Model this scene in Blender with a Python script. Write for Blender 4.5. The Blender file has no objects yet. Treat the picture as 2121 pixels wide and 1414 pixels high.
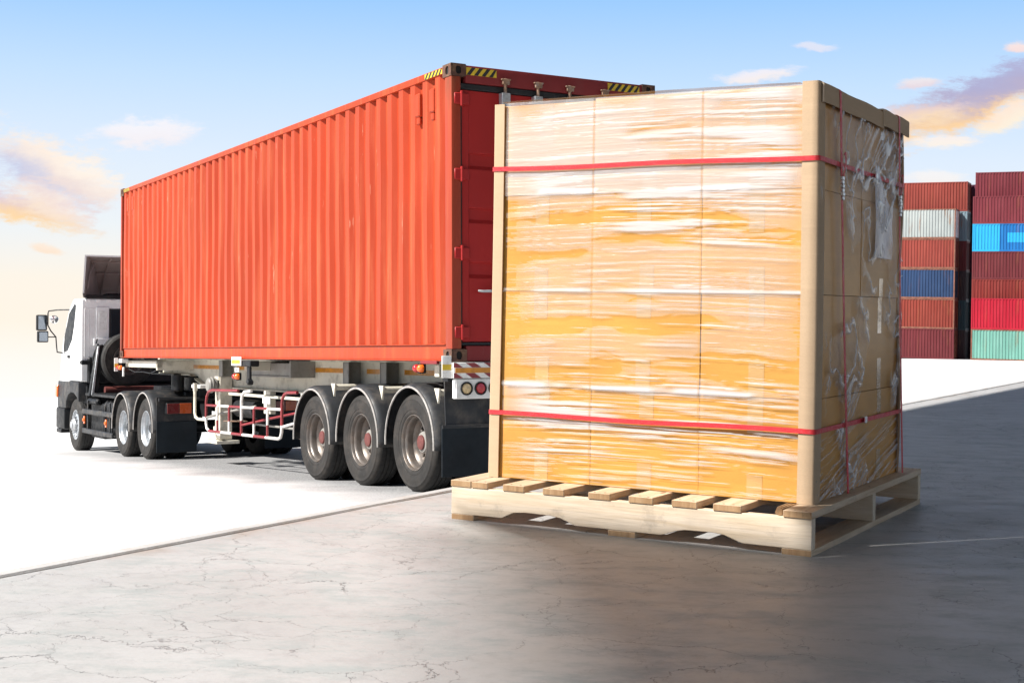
import bpy, bmesh, math, random
import numpy as np
from mathutils import Vector, Matrix, Euler
random.seed(7)
C = bpy.context.scene.collection
R_ = math.radians
PI = math.pi

# ------------------------------------------------------------------ camera
FPX, HOR, ROLL, CAMH = 2880.1, 624.75, 0.01586, 0.811
cam_d = bpy.data.cameras.new('camera')
cam = bpy.data.objects.new('camera', cam_d); C.objects.link(cam)
cam_d.sensor_fit = 'HORIZONTAL'; cam_d.sensor_width = 36.0
cam_d.lens = 36.0 * FPX / 2121.0
cam_d.shift_y = -(707.0 - HOR) / 2121.0
cam_d.clip_start = 0.05; cam_d.clip_end = 6000
cam.matrix_world = Matrix.Translation((0, 0, CAMH)) @ Euler((R_(90), 0, 0)).to_matrix().to_4x4() @ Matrix.Rotation(ROLL, 4, 'Z')
bpy.context.scene.camera = cam

# ------------------------------------------------------------------ light
SUN_EL, SUN_DIR = R_(43), Vector((-0.93, -0.37, 0)).normalized()
EXPOSURE = 0.85
sd = bpy.data.lights.new('sun', 'SUN'); sd.energy = 5.0; sd.angle = R_(0.9); sd.color = (1.0, 0.97, 0.925)
sun = bpy.data.objects.new('sun', sd); C.objects.link(sun)
to_sun = Vector((SUN_DIR.x * math.cos(SUN_EL), SUN_DIR.y * math.cos(SUN_EL), math.sin(SUN_EL)))
sun.rotation_euler = to_sun.to_track_quat('Z', 'Y').to_euler(); sun.location = (-20, -12, 20)
vs = bpy.context.scene.view_settings
vs.view_transform = 'Standard'; vs.look = 'None'; vs.gamma = 1.0; vs.exposure = EXPOSURE
cy = bpy.context.scene.cycles
cy.max_bounces = 6; cy.transparent_max_bounces = 10; cy.caustics_reflective = False; cy.caustics_refractive = False

def s2l(c):
    return tuple(((v / 255) / 12.92 if v <= 10.3 else (((v / 255) + 0.055) / 1.055) ** 2.4) for v in c)

# ------------------------------------------------------------------ node helpers
class NT:
    def __init__(self, tree):
        self.t = tree; self.n = tree.nodes; self.l = tree.links
    def new(self, typ, **kw):
        n = self.n.new(typ)
        for k, v in kw.items(): setattr(n, k, v)
        return n
    def put(self, sock, v):
        if hasattr(v, 'default_value') or isinstance(v, bpy.types.NodeSocket): self.l.new(v, sock)
        elif isinstance(v, (tuple, list)) and len(v) == 3 and sock.type == 'RGBA': sock.default_value = (*v, 1)
        else: sock.default_value = v
    def math(self, op, a, b=0.0, c=None, clamp=False):
        n = self.new('ShaderNodeMath', operation=op, use_clamp=clamp)
        self.put(n.inputs[0], a); self.put(n.inputs[1], b)
        if c is not None: self.put(n.inputs[2], c)
        return n.outputs[0]
    def vmath(self, op, a, b=(0, 0, 0)):
        n = self.new('ShaderNodeVectorMath', operation=op)
        self.put(n.inputs[0], a); self.put(n.inputs[1], b)
        return n.outputs[0]
    def step(self, x, a, b, lo=0.0, hi=1.0):
        n = self.new('ShaderNodeMapRange', interpolation_type='SMOOTHSTEP')
        self.put(n.inputs[0], x); n.inputs[1].default_value = a; n.inputs[2].default_value = b
        n.inputs[3].default_value = lo; n.inputs[4].default_value = hi
        return n.outputs[0]
    def mix(self, f, a, b, blend='MIX'):
        n = self.new('ShaderNodeMix', data_type='RGBA', blend_type=blend)
        self.put(n.inputs[0], f); self.put(n.inputs[6], a); self.put(n.inputs[7], b)
        return n.outputs[2]
    def noise(self, vec, scale, detail=4, rough=0.55, dist=0.0):
        n = self.new('ShaderNodeTexNoise')
        self.put(n.inputs['Vector'], vec); n.inputs['Scale'].default_value = scale
        n.inputs['Detail'].default_value = detail; n.inputs['Roughness'].default_value = rough
        n.inputs['Distortion'].default_value = dist
        return n.outputs[0]
    def mapping(self, vec, loc=(0, 0, 0), rot=(0, 0, 0), sc=(1, 1, 1)):
        n = self.new('ShaderNodeMapping')
        self.put(n.inputs[0], vec); n.inputs[1].default_value = loc; n.inputs[2].default_value = rot; n.inputs[3].default_value = sc
        return n.outputs[0]
    def comb(self, x, y, z=0.0):
        n = self.new('ShaderNodeCombineXYZ')
        for i, v in enumerate((x, y, z)): self.put(n.inputs[i], v)
        return n.outputs[0]
    def ramp(self, f, stops):
        n = self.new('ShaderNodeValToRGB'); self.put(n.inputs[0], f)
        e = n.color_ramp.elements
        while len(e) < len(stops): e.new(0.5)
        for i, (p, c) in enumerate(stops):
            e[i].position = p; e[i].color = (*c, 1) if len(c) == 3 else c
        return n.outputs[0]

# ------------------------------------------------------------------ world: Nishita above, hazy evening band with clouds near the horizon
world = bpy.data.worlds.new('World'); bpy.context.scene.world = world; world.use_nodes = True
W = NT(world.node_tree); W.n.clear()
sky = W.new('ShaderNodeTexSky', sky_type='NISHITA'); sky.sun_disc = False
sky.sun_elevation = SUN_EL; sky.sun_rotation = math.atan2(SUN_DIR.x, SUN_DIR.y)
sky.air_density = 1.0; sky.dust_density = 1.5
dirv = W.new('ShaderNodeTexCoord').outputs['Generated']
sep = W.new('ShaderNodeSeparateXYZ'); W.put(sep.inputs[0], dirv)
dx, dy, dz = sep.outputs
hyp = W.math('SQRT', W.math('ADD', W.math('MULTIPLY', dx, dx), W.math('MULTIPLY', dy, dy)))
tanel = W.math('DIVIDE', dz, W.math('MAXIMUM', hyp, 0.02))
t01 = W.step(tanel, -0.12, 0.38); t01.node.interpolation_type = 'LINEAR'
def st(v): return (v + 0.12) / 0.5
haze_col = W.ramp(t01, [(0.0, s2l((255, 255, 255))), (st(-0.072), s2l((255, 253, 250))), (st(-0.045), s2l((255, 249, 241))),
    (st(-0.018), s2l((255, 243, 228))), (st(0.012), s2l((251, 243, 230))), (st(0.05), s2l((236, 242, 246))), (st(0.10), s2l((222, 236, 252))),
    (st(0.155), s2l((196, 224, 254))), (st(0.215), s2l((158, 204, 253))), (1.0, s2l((110, 168, 235)))])
# clouds live in (X/Y, Z/Y) of the direction, in front of the yard only
sy = W.math('MAXIMUM', dy, 0.02)
u_ = W.math('DIVIDE', dx, sy); v_ = W.math('DIVIDE', dz, sy)
uv = W.comb(u_, v_)
wn = W.new('ShaderNodeTexNoise'); W.put(wn.inputs['Vector'], W.mapping(uv, sc=(1, 1.9, 1))); wn.inputs['Scale'].default_value = 26; wn.inputs['Detail'].default_value = 7; wn.inputs['Roughness'].default_value = 0.68
cwisp = W.math('SUBTRACT', W.noise(W.mapping(uv, rot=(0, 0, 0.25), sc=(1, 3.2, 1)), 55, 8, 0.7), 0.5)
wcol = W.vmath('SUBTRACT', wn.outputs['Color'], (0.5, 0.5, 0.5))
def px2uv(px, py):
    x, y = px - 1060.5, py - HOR
    c, s = math.cos(ROLL), math.sin(ROLL)
    return (c * x + s * y) / FPX, (s * x - c * y) / FPX
col = haze_col
CL = [  # centre px, half sizes px, tilt deg (up to the right positive), warp px, underside colour, top colour, opacity
    (95, 345, 118, 52, -24, 55, (196, 200, 228), (255, 238, 222), 0.95),
    (175, 372, 70, 34, -30, 45, (240, 222, 216), (255, 243, 230), 0.85),
    (50, 432, 125, 26, -14, 34, (255, 216, 160), (224, 205, 214), 0.95),
    (100, 418, 80, 30, -22, 40, (255, 236, 212), (250, 226, 214), 0.7),
    (300, 276, 92, 26, 3, 46, (250, 240, 240), (252, 246, 248), 0.75),
    (98, 516, 36, 8, -10, 12, (253, 226, 200), (253, 232, 212), 0.8),
    (1990, 222, 215, 38, 20, 44, (255, 214, 160), (186, 178, 204), 1.0),
    (2080, 170, 120, 30, 22, 40, (182, 175, 205), (176, 176, 212), 0.9),
    (1890, 240, 95, 20, 10, 34, (255, 226, 186), (236, 212, 206), 0.85),
    (2090, 242, 72, 20, 18, 30, (255, 240, 215), (255, 232, 212), 0.9),
    (1962, 294, 66, 11, 2, 16, (255, 242, 226), (252, 240, 232), 0.85),
    (2112, 98, 28, 11, 3, 14, (250, 222, 216), (252, 228, 222), 0.9),
    (1572, 156, 72, 12, 5, 20, (255, 240, 230), (248, 240, 244), 0.8),
    (1905, 172, 42, 9, 5, 18, (240, 214, 214), (248, 232, 228), 0.75),
    (1690, 98, 44, 7, 0, 20, (244, 234, 238), (244, 236, 242), 0.6),
    (1935, 366, 62, 14, 0, 18, (250, 242, 234), (250, 244, 240), 0.7),
]
for (cx, cyy, hx, hy, tilt, warp, cb, ct, op) in CL:
    cu, cv = px2uv(cx, cyy)
    p = W.vmath('ADD', uv, W.vmath('MULTIPLY', wcol, (2.6 * warp / FPX, 1.9 * warp / FPX, 0)))
    p = W.vmath('SUBTRACT', p, (cu, cv, 0))
    n = W.new('ShaderNodeVectorRotate', rotation_type='Z_AXIS'); W.put(n.inputs['Vector'], p); n.inputs['Angle'].default_value = -R_(tilt)
    q = W.vmath('MULTIPLY', n.outputs[0], (FPX / hx / 1.3, FPX / hy / 1.45, 0))
    ln = W.new('ShaderNodeVectorMath', operation='LENGTH'); W.put(ln.inputs[0], q)
    m = W.math('MULTIPLY', W.step(W.math('ADD', ln.outputs['Value'], W.math('MULTIPLY', cwisp, 1.5)), 1.12, 0.4), op)
    m = W.math('MULTIPLY', m, W.math('GREATER_THAN', dy, 0.05))
    sp = W.new('ShaderNodeSeparateXYZ'); W.put(sp.inputs[0], q)
    cc = W.mix(W.step(sp.outputs[1], -0.7, 0.6), s2l(cb), s2l(ct))
    col = W.mix(m, col, cc)
bgA = W.new('ShaderNodeBackground'); W.put(bgA.inputs[0], W.mix(0.55, sky.outputs[0], (1.3, 1.2, 1.1))); bgA.inputs[1].default_value = 0.05
bgB = W.new('ShaderNodeBackground'); W.put(bgB.inputs[0], col); bgB.inputs[1].default_value = 1.03 / 2 ** EXPOSURE
ms = W.new('ShaderNodeMixShader'); W.put(ms.inputs[0], W.step(tanel, 0.235, 0.42)); W.l.new(bgB.outputs[0], ms.inputs[1]); W.l.new(bgA.outputs[0], ms.inputs[2])
wo = W.new('ShaderNodeOutputWorld'); W.l.new(ms.outputs[0], wo.inputs[0])

# ------------------------------------------------------------------ materials
def mat(name, colr, rough=0.5, metal=0.0, var=0.12, vscale=3.0, dirt=None, dscale=6.0, damt=0.5, bump=0.0, bscale=60.0, coat=0.0, spec=0.5, stretch=(1, 1, 1), emit=None):
    m = bpy.data.materials.new(name); m.use_nodes = True
    T = NT(m.node_tree); b = m.node_tree.nodes['Principled BSDF']
    oc = T.mapping(T.new('ShaderNodeTexCoord').outputs['Object'], sc=stretch)
    n1 = T.noise(oc, vscale, 5)
    lo = tuple(max(0, c * (1 - var)) for c in colr); hi = tuple(min(1, c * (1 + var)) for c in colr)
    c = T.mix(T.step(n1, 0.3, 0.7), lo, hi)
    if dirt is not None:
        n2 = T.noise(oc, dscale, 7, 0.65)
        c = T.mix(T.math('MULTIPLY', T.step(n2, 0.45, 0.72), damt), c, dirt)
    T.put(b.inputs['Base Color'], c)
    T.put(b.inputs['Roughness'], T.step(T.noise(oc, vscale * 2.7, 4), 0.25, 0.75, max(0.03, rough - 0.1), min(1, rough + 0.1)))
    b.inputs['Metallic'].default_value = metal; b.inputs['Specular IOR Level'].default_value = spec
    b.inputs['Coat Weight'].default_value = coat; b.inputs['Coat Roughness'].default_value = 0.12
    if bump > 0:
        bn = T.new('ShaderNodeBump'); bn.inputs['Strength'].default_value = bump; bn.inputs['Distance'].default_value = 0.004
        T.put(bn.inputs['Height'], T.noise(oc, bscale, 3)); T.l.new(bn.outputs[0], b.inputs['Normal'])
    return m

def paint_corr(name, colr, fade, chip=(0.62, 0.55, 0.48), streak=0.55, chips=0.5, rough=0.45, rust=None, rustamt=0.0, sc=1.0):
    """weathered container paint: vertical fade streaks, scuffs, chips and rust runs"""
    m = bpy.data.materials.new(name); m.use_nodes = True
    T = NT(m.node_tree); b = m.node_tree.nodes['Principled BSDF']
    oc = T.new('ShaderNodeTexCoord').outputs['Object']
    big = T.noise(T.mapping(oc, sc=(0.5 * sc, 0.5 * sc, 0.35 * sc)), 1.0, 5)
    st_ = T.noise(T.mapping(oc, sc=(9 * sc, 9 * sc, 0.55 * sc)), 1.0, 5, 0.6)
    dark = tuple(c * 0.8 for c in colr)
    c = T.mix(T.step(big, 0.35, 0.68), dark, colr)
    c = T.mix(T.math('MULTIPLY', T.step(st_, 0.45, 0.75), streak), c, fade)
    if rust is not None:
        rn = T.noise(T.mapping(oc, sc=(3.2 * sc, 3.2 * sc, 0.5 * sc)), 1.0, 7, 0.68)
        c = T.mix(T.math('MULTIPLY', T.step(rn, 0.56, 0.72), rustamt), c, rust)
    cn = T.noise(T.mapping(oc, sc=(30 * sc, 30 * sc, 2.4 * sc)), 1.0, 4, 0.6)
    cl = T.noise(T.mapping(oc, sc=(1.1 * sc, 1.1 * sc, 0.9 * sc)), 1.0, 3)
    c = T.mix(T.math('MULTIPLY', T.math('MULTIPLY', T.step(cn, 0.66, 0.73), T.step(cl, 0.45, 0.62)), chips), c, chip)
    T.put(b.inputs['Base Color'], c); b.inputs['Specular IOR Level'].default_value = 0.28
    T.put(b.inputs['Roughness'], T.step(st_, 0.3, 0.7, rough - 0.08, rough + 0.15))
    bn = T.new('ShaderNodeBump'); bn.inputs['Strength'].default_value = 0.2; bn.inputs['Distance'].default_value = 0.012
    T.put(bn.inputs['Height'], T.noise(T.mapping(oc, sc=(1.2, 1.2, 0.7)), 2.2, 3)); T.l.new(bn.outputs[0], b.inputs['Normal'])
    return m

def wood(name, c1, c2, axis=0):
    m = bpy.data.materials.new(name); m.use_nodes = True
    T = NT(m.node_tree); b = m.node_tree.nodes['Principled BSDF']
    oc = T.new('ShaderNodeTexCoord').outputs['Object']
    oi = T.new('ShaderNodeObjectInfo').outputs['Random']
    off = T.vmath('ADD', oc, T.comb(T.math('MULTIPLY', oi, 17.0), T.math('MULTIPLY', oi, 9.0), T.math('MULTIPLY', oi, 5.0)))
    s = [14, 14, 14]; s[axis] = 1.1
    g = T.noise(T.mapping(off, sc=tuple(s)), 2.2, 6, 0.62, 0.9)
    s2 = [60, 60, 60]; s2[axis] = 3
    f = T.noise(T.mapping(off, sc=tuple(s2)), 2.0, 4, 0.6)
    c = T.mix(T.step(g, 0.32, 0.68), c1, c2)
    c = T.mix(T.math('MULTIPLY', T.step(f, 0.5, 0.75), 0.45), c, tuple(v * 0.6 for v in c2))
    k = T.new('ShaderNodeTexVoronoi'); T.put(k.inputs['Vector'], T.mapping(off, sc=tuple(2.0 if i == axis else 5.0 for i in range(3)))); k.inputs['Scale'].default_value = 1.6
    c = T.mix(T.step(k.outputs['Distance'], 0.09, 0.03), c, (0.2, 0.075, 0.025))
    c = T.mix(T.math('MULTIPLY', T.step(T.noise(off, 4.0, 4), 0.5, 0.7), 0.45), c, tuple(v * 0.66 for v in c1))
    c = T.mix(T.math('MULTIPLY', T.step(T.noise(off, 9.0, 6, 0.7), 0.56, 0.7), 0.35), c, (0.27, 0.22, 0.175))
    T.put(b.inputs['Base Color'], c); b.inputs['Roughness'].default_value = 0.72; b.inputs['Specular IOR Level'].default_value = 0.3
    bn = T.new('ShaderNodeBump'); bn.inputs['Strength'].default_value = 0.5; bn.inputs['Distance'].default_value = 0.0025
    T.put(bn.inputs['Height'], T.math('ADD', f, T.math('MULTIPLY', g, 0.5))); T.l.new(bn.outputs[0], b.inputs['Normal'])
    return m

def cardboard(name, colr, rough, coat, var=0.12):
    m = bpy.data.materials.new(name); m.use_nodes = True
    T = NT(m.node_tree); b = m.node_tree.nodes['Principled BSDF']
    oc = T.new('ShaderNodeTexCoord').outputs['Object']
    oi = T.new('ShaderNodeObjectInfo').outputs['Random']
    oc = T.vmath('ADD', oc, T.comb(T.math('MULTIPLY', oi, 31.0), 0.0, T.math('MULTIPLY', oi, 13.0)))
    n1 = T.noise(T.mapping(oc, sc=(2.2, 2.2, 5)), 1.3, 5)
    n2 = T.noise(T.mapping(oc, sc=(120, 120, 300)), 1.0, 3)
    n3 = T.noise(T.mapping(oc, sc=(3, 3, 40)), 1.0, 4)
    c = T.mix(T.step(n1, 0.3, 0.7), tuple(v * (1 - var) for v in colr), tuple(v * (1 + var) for v in colr))
    c = T.mix(T.math('MULTIPLY', T.step(n2, 0.4, 0.75), 0.18), c, tuple(v * 0.6 for v in colr))
    c = T.mix(T.math('MULTIPLY', T.step(n3, 0.5, 0.7), 0.2), c, tuple(v * 1.25 for v in colr))
    T.put(b.inputs['Base Color'], c); b.inputs['Roughness'].default_value = rough
    b.inputs['Coat Weight'].default_value = coat; b.inputs['Coat Roughness'].default_value = 0.2
    b.inputs['Specular IOR Level'].default_value = 0.16
    bn = T.new('ShaderNodeBump'); bn.inputs['Strength'].default_value = 0.25; bn.inputs['Distance'].default_value = 0.003
    T.put(bn.inputs['Height'], T.math('ADD', n3, T.math('MULTIPLY', n2, 0.3))); T.l.new(bn.outputs[0], b.inputs['Normal'])
    return m

M = {}
M['orange'] = paint_corr('orange_paint', (0.46, 0.055, 0.016), (0.52, 0.135, 0.05), chip=(0.62, 0.36, 0.24), streak=0.5, chips=0.8, rust=(0.3, 0.06, 0.025), rustamt=0.35, rough=0.45)
M['orange_frame'] = paint_corr('orange_frame_paint', (0.36, 0.05, 0.022), (0.4, 0.12, 0.045), chip=(0.1, 0.045, 0.03), streak=0.6, chips=0.8, rust=(0.12, 0.05, 0.025), rustamt=0.55)
M['door_red'] = paint_corr('door_paint', (0.43, 0.021, 0.02), (0.42, 0.038, 0.03), chip=(0.45, 0.3, 0.25), streak=0.35, chips=0.3, rough=0.5)
M['header'] = paint_corr('header_paint', (0.24, 0.028, 0.03), (0.22, 0.05, 0.05), streak=0.5, chips=0.3, rust=(0.1, 0.04, 0.03), rustamt=0.6, rough=0.55)
M['casting'] = mat('casting_steel', (0.1, 0.045, 0.03), 0.7, 0.0, 0.3, 9, (0.22, 0.13, 0.07), 14, 0.7, 0.4, 60)
M['black'] = mat('black_rubber', (0.012, 0.013, 0.016), 0.6, 0, 0.3, 4, (0.04, 0.038, 0.035), 7, 0.5, 0.2, 50)
M['hole'] = mat('dark_hole', (0.008, 0.007, 0.007), 0.8)
M['yellow'] = mat('warning_yellow', (0.72, 0.5, 0.03), 0.5, 0, 0.12, 8, (0.3, 0.2, 0.06), 22, 0.45)
M['tape_black'] = mat('warning_black', (0.025, 0.025, 0.028), 0.5, 0, 0.2, 8)
M['galv'] = mat('galvanised_steel', (0.5, 0.52, 0.54), 0.45, 0.55, 0.15, 12, (0.25, 0.2, 0.16), 18, 0.5)
M['ruststeel'] = mat('rusty_bracket', (0.28, 0.17, 0.11), 0.6, 0.3, 0.3, 14, (0.45, 0.4, 0.36), 20, 0.6)
M['cream'] = mat('cream_chassis_paint', (0.68, 0.64, 0.53), 0.5, 0, 0.08, 2.5, (0.16, 0.13, 0.09), 5, 0.55, 0.15, 30)
M['grey_paint'] = mat('grey_chassis_paint', (0.27, 0.26, 0.235), 0.55, 0, 0.2, 4, (0.07, 0.06, 0.05), 8, 0.5)
M['amber_tape'] = mat('amber_tape', (0.62, 0.25, 0.02), 0.35, 0, 0.15, 10, (0.3, 0.14, 0.03), 12, 0.4)
M['dark'] = mat('dark_chassis', (0.010, 0.011, 0.013), 0.5, 0, 0.3, 5, (0.04, 0.036, 0.032), 8, 0.5, 0.2, 40, spec=0.3)
M['tyre'] = mat('dusty_tyre', (0.016, 0.014, 0.012), 0.75, 0, 0.3, 6, (0.045, 0.036, 0.029), 5, 0.7, 0.35, 90)
M['tread'] = mat('tyre_tread', (0.018, 0.018, 0.018), 0.85, 0, 0.3, 16, (0.05, 0.045, 0.04), 18, 0.5, 1.0, 70)
M['rim'] = mat('wheel_steel', (0.17, 0.15, 0.135), 0.4, 0.5, 0.2, 7, (0.16, 0.11, 0.07), 9, 0.7)
M['alu'] = mat('polished_wheel', (0.55, 0.58, 0.61), 0.4, 0.6, 0.12, 8, (0.2, 0.18, 0.16), 9, 0.4)
M['hub'] = mat('red_hub_paint', (0.13, 0.035, 0.03), 0.5, 0, 0.15, 12, (0.2, 0.07, 0.05), 30, 0.4)
M['fender'] = mat('mudguard_plastic', (0.026, 0.028, 0.031), 0.5, 0, 0.25, 3, (0.13, 0.112, 0.095), 4.5, 0.6, 0.1, 30, spec=0.3)
M['lip'] = mat('mudguard_edge', (0.36, 0.34, 0.32), 0.5, 0, 0.2, 8, (0.15, 0.13, 0.12), 12, 0.5)
M['flap'] = mat('mud_flap_rubber', (0.009, 0.014, 0.019), 0.6, 0, 0.25, 3, (0.02, 0.025, 0.03), 4, 0.6, 0.15, 25, spec=0.25)
M['white'] = mat('white_cab_paint', (0.87, 0.87, 0.86), 0.3, 0, 0.03, 2, (0.6, 0.6, 0.6), 3, 0.25, coat=0.5)
M['white_plate'] = mat('white_plate', (0.8, 0.8, 0.78), 0.4, 0, 0.05, 8, (0.45, 0.42, 0.38), 18, 0.4)
M['white_tube'] = mat('white_tube_paint', (0.74, 0.72, 0.69), 0.4, 0, 0.06, 8, (0.4, 0.36, 0.3), 16, 0.5)
M['red_tube'] = mat('red_tube_paint', (0.24, 0.024, 0.03), 0.4, 0, 0.15, 8, (0.16, 0.05, 0.04), 16, 0.5)
M['amber'] = mat('amber_lens', (0.85, 0.16, 0.015), 0.2, coat=0.6)
M['red_lens'] = mat('red_lens', (0.5, 0.015, 0.02), 0.2, coat=0.6)
M['dark_red_lens'] = mat('dark_red_lens', (0.12, 0.012, 0.012), 0.25, coat=0.5)
M['cream_lens'] = mat('cream_lens', (0.62, 0.46, 0.24), 0.3, coat=0.4, var=0.2, vscale=40)
M['glass'] = mat('dark_window_glass', (0.016, 0.021, 0.027), 0.35, 0, 0.1, spec=0.12)
M['brownin'] = mat('deflector_inside', (0.24, 0.185, 0.172), 0.55, 0, 0.15, 2)
M['mirror'] = mat('mirror_glass', (0.16, 0.18, 0.21), 0.04, 1.0, 0.02)
M['chrome'] = mat('chrome', (0.8, 0.8, 0.8), 0.15, 1.0, 0.05)
M['wood'] = wood('pallet_wood_along', (0.71, 0.59, 0.455), (0.61, 0.48, 0.335), 0)
M['woodv'] = wood('pallet_wood_across', (0.63, 0.49, 0.35), (0.50, 0.36, 0.23), 1)
M['endgrain'] = wood('pallet_wood_end', (0.44, 0.28, 0.15), (0.32, 0.185, 0.09), 2)
M['nail'] = mat('nail_head', (0.13, 0.1, 0.08), 0.5, 0.6)
M['kraft'] = cardboard('kraft_board', (0.47, 0.335, 0.215), 0.75, 0.0, 0.04)
M['kraft_edge'] = mat('kraft_cut_edge', (0.5, 0.4, 0.3), 0.8, bump=0.3)
M['box'] = cardboard('film_covered_cardboard', (0.54, 0.265, 0.058), 0.5, 0.18, 0.1)
M['boxtape'] = mat('packing_tape', (0.5, 0.29, 0.105), 0.25, 0, 0.1, 6, coat=0.5, stretch=(1, 1, 6))
M['strap'] = mat('red_strap', (0.66, 0.012, 0.022), 0.45, 0, 0.1, 20, (0.7, 0.06, 0.07), 400, 0.3, 0.8, 500)
M['seal'] = mat('strap_seal', (0.6, 0.6, 0.6), 0.3, 0.9, 0.2, 60, bump=0.6, bscale=250)
M['concrete_edge'] = mat('dock_edge_concrete', (0.45, 0.44, 0.43), 0.7, 0, 0.1, 3, (0.35, 0.29, 0.24), 5, 0.5, 0.4, 60)
M['gap'] = mat('dock_joint_rust', (0.02, 0.013, 0.009), 0.95, 0, 0.3, 12, (0.06, 0.025, 0.012), 6, 0.6)
M['shadesheet'] = mat('shade_panel_sheet', (0.25, 0.26, 0.27), 0.6)

# ------------------------------------------------------------------ mesh builder
class MB:
    def __init__(self): self.v = []; self.f = []; self.m = []
    def add(self, verts, faces, mi=0):
        o = len(self.v); self.v += [tuple(p) for p in verts]
        self.f += [tuple(i + o for i in f) for f in faces]; self.m += [mi] * len(faces); return self
    def box(self, lo, hi, mi=0, rot=None, piv=None):
        x0, y0, z0 = lo; x1, y1, z1 = hi
        vs_ = [Vector(p) for p in ((x0, y0, z0), (x1, y0, z0), (x1, y1, z0), (x0, y1, z0), (x0, y0, z1), (x1, y0, z1), (x1, y1, z1), (x0, y1, z1))]
        if rot is not None:
            pv = Vector(piv) if piv is not None else sum(vs_, Vector()) / 8
            mm = Euler(rot).to_matrix(); vs_ = [mm @ (p - pv) + pv for p in vs_]
        return self.add(vs_, [(0, 3, 2, 1), (4, 5, 6, 7), (0, 1, 5, 4), (1, 2, 6, 5), (2, 3, 7, 6), (3, 0, 4, 7)], mi)
    def prism(self, poly, axis, a, b, mi=0):
        """poly: 2D points of the two other axes in xyz order; extruded along axis from a to b"""
        def P(p, t):
            q = [p[0], p[1]]; q.insert(axis, t); return q
        n = len(poly); vs_ = [P(p, a) for p in poly] + [P(p, b) for p in poly]
        fs = [tuple(range(n))[::-1], tuple(range(n, 2 * n))] + [(i, (i + 1) % n, n + (i + 1) % n, n + i) for i in range(n)]
        return self.add(vs_, fs, mi)
    def tube(self, path, r, n=10, mi=0, mis=None, caps=True):
        path = [Vector(p) for p in path]; rings = []
        k = len(path); up = Vector((0, 0, 1)); prev = None
        for i, p in enumerate(path):
            d = (path[min(i + 1, k - 1)] - path[max(i - 1, 0)]).normalized()
            if prev is None:
                a = d.cross(up) if abs(d.z) < 0.95 else d.cross(Vector((1, 0, 0)))
                a.normalize()
            else:
                a = (prev - d * prev.dot(d)).normalized()
            prev = a; b = d.cross(a)
            rr = r[i] if isinstance(r, (list, tuple)) else r
            rings.append([p + (a * math.cos(t) + b * math.sin(t)) * rr for t in (2 * PI * j / n for j in range(n))])
        o = len(self.v)
        for rg in rings: self.v += [tuple(q) for q in rg]
        for i in range(k - 1):
            for j in range(n):
                self.f.append((o + i * n + j, o + i * n + (j + 1) % n, o + (i + 1) * n + (j + 1) % n, o + (i + 1) * n + j))
                self.m.append(mis[i] if mis else mi)
        if caps:
            self.f += [tuple(o + j for j in range(n))[::-1], tuple(o + (k - 1) * n + j for j in range(n))]
            self.m += [mis[0] if mis else mi, mis[-1] if mis else mi]
        return self
    def lathe(self, prof, centre=(0, 0, 0), axis=0, n=48, mi=0, sgn=1, close=False, mfun=None):
        """prof: (radius, height along +axis*sgn)"""
        o = len(self.v); k = len(prof); ax = [(1, 2), (2, 0), (0, 1)][axis]
        for (r, h) in prof:
            for j in range(n):
                t = 2 * PI * j / n; p = list(centre)
                p[axis] += h * sgn; p[ax[0]] += r * math.cos(t); p[ax[1]] += r * math.sin(t); self.v.append(tuple(p))
        for i in range(k if close else k - 1):
            i2 = (i + 1) % k
            for j in range(n):
                self.f.append((o + i * n + j, o + i * n + (j + 1) % n, o + i2 * n + (j + 1) % n, o + i2 * n + j)); self.m.append(mfun(i) if mfun else mi)
        return self
    def cyl(self, a, b, r, n=14, mi=0): return self.tube([a, b], r, n, mi)
    def holed(self, o, u, v, w, h, hw, hh, t, mi=0, dmi=1, n=16):
        """plate of size w x h spanned by unit u, v about centre o, thickness t along u x v, with an oval hole and a dark floor"""
        o, u, v = Vector(o), Vector(u), Vector(v); nn = u.cross(v)
        inner, outer = [], []
        for j in range(n):
            a = 2 * PI * (j + 0.5) / n; ca, sa = math.cos(a), math.sin(a)
            inner.append((hw * math.copysign(abs(ca) ** 0.7, ca), hh * math.copysign(abs(sa) ** 0.7, sa)))
            s = max(abs(ca) / (w / 2), abs(sa) / (h / 2)); outer.append((ca / s, sa / s))
        P = lambda q, d: o + u * q[0] + v * q[1] + nn * d
        vs_ = [P(q, t) for q in outer] + [P(q, t) for q in inner] + [P(q, 0.001) for q in inner] + [P(q, 0.001) for q in outer]
        fs = []
        for j in range(n):
            k = (j + 1) % n; fs += [(j, k, n + k, n + j), (n + j, n + k, 2 * n + k, 2 * n + j), (3 * n + j, j, k, 3 * n + k)[::-1]]
        self.add(vs_, fs, mi); self.add([P(q, 0.002) for q in inner], [tuple(range(n))], dmi)
        return self
    def build(self, name, mats, parent=None, off=(0, 0, 0), bevel=0.0, smooth=35, seg=1):
        me = bpy.data.meshes.new(name)
        vv = [(p[0] - off[0], p[1] - off[1], p[2] - off[2]) for p in self.v]
        me.from_pydata(vv, [], self.f); me.polygons.foreach_set('material_index', self.m)
        for mm in (mats if isinstance(mats, (list, tuple)) else [mats]): me.materials.append(mm)
        bm = bmesh.new(); bm.from_mesh(me)
        bmesh.ops.recalc_face_normals(bm, faces=bm.faces)
        if bevel > 0:
            es = [e for e in bm.edges if len(e.link_faces) == 2 and e.calc_face_angle(0) > R_(40)]
            bmesh.ops.bevel(bm, geom=es, offset=bevel, offset_type='OFFSET', segments=seg, profile=0.6, affect='EDGES', clamp_overlap=True)
        bm.to_mesh(me); bm.free()
        if smooth:
            me.polygons.foreach_set('use_smooth', [True] * len(me.polygons)); me.set_sharp_from_angle(angle=R_(smooth))
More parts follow.
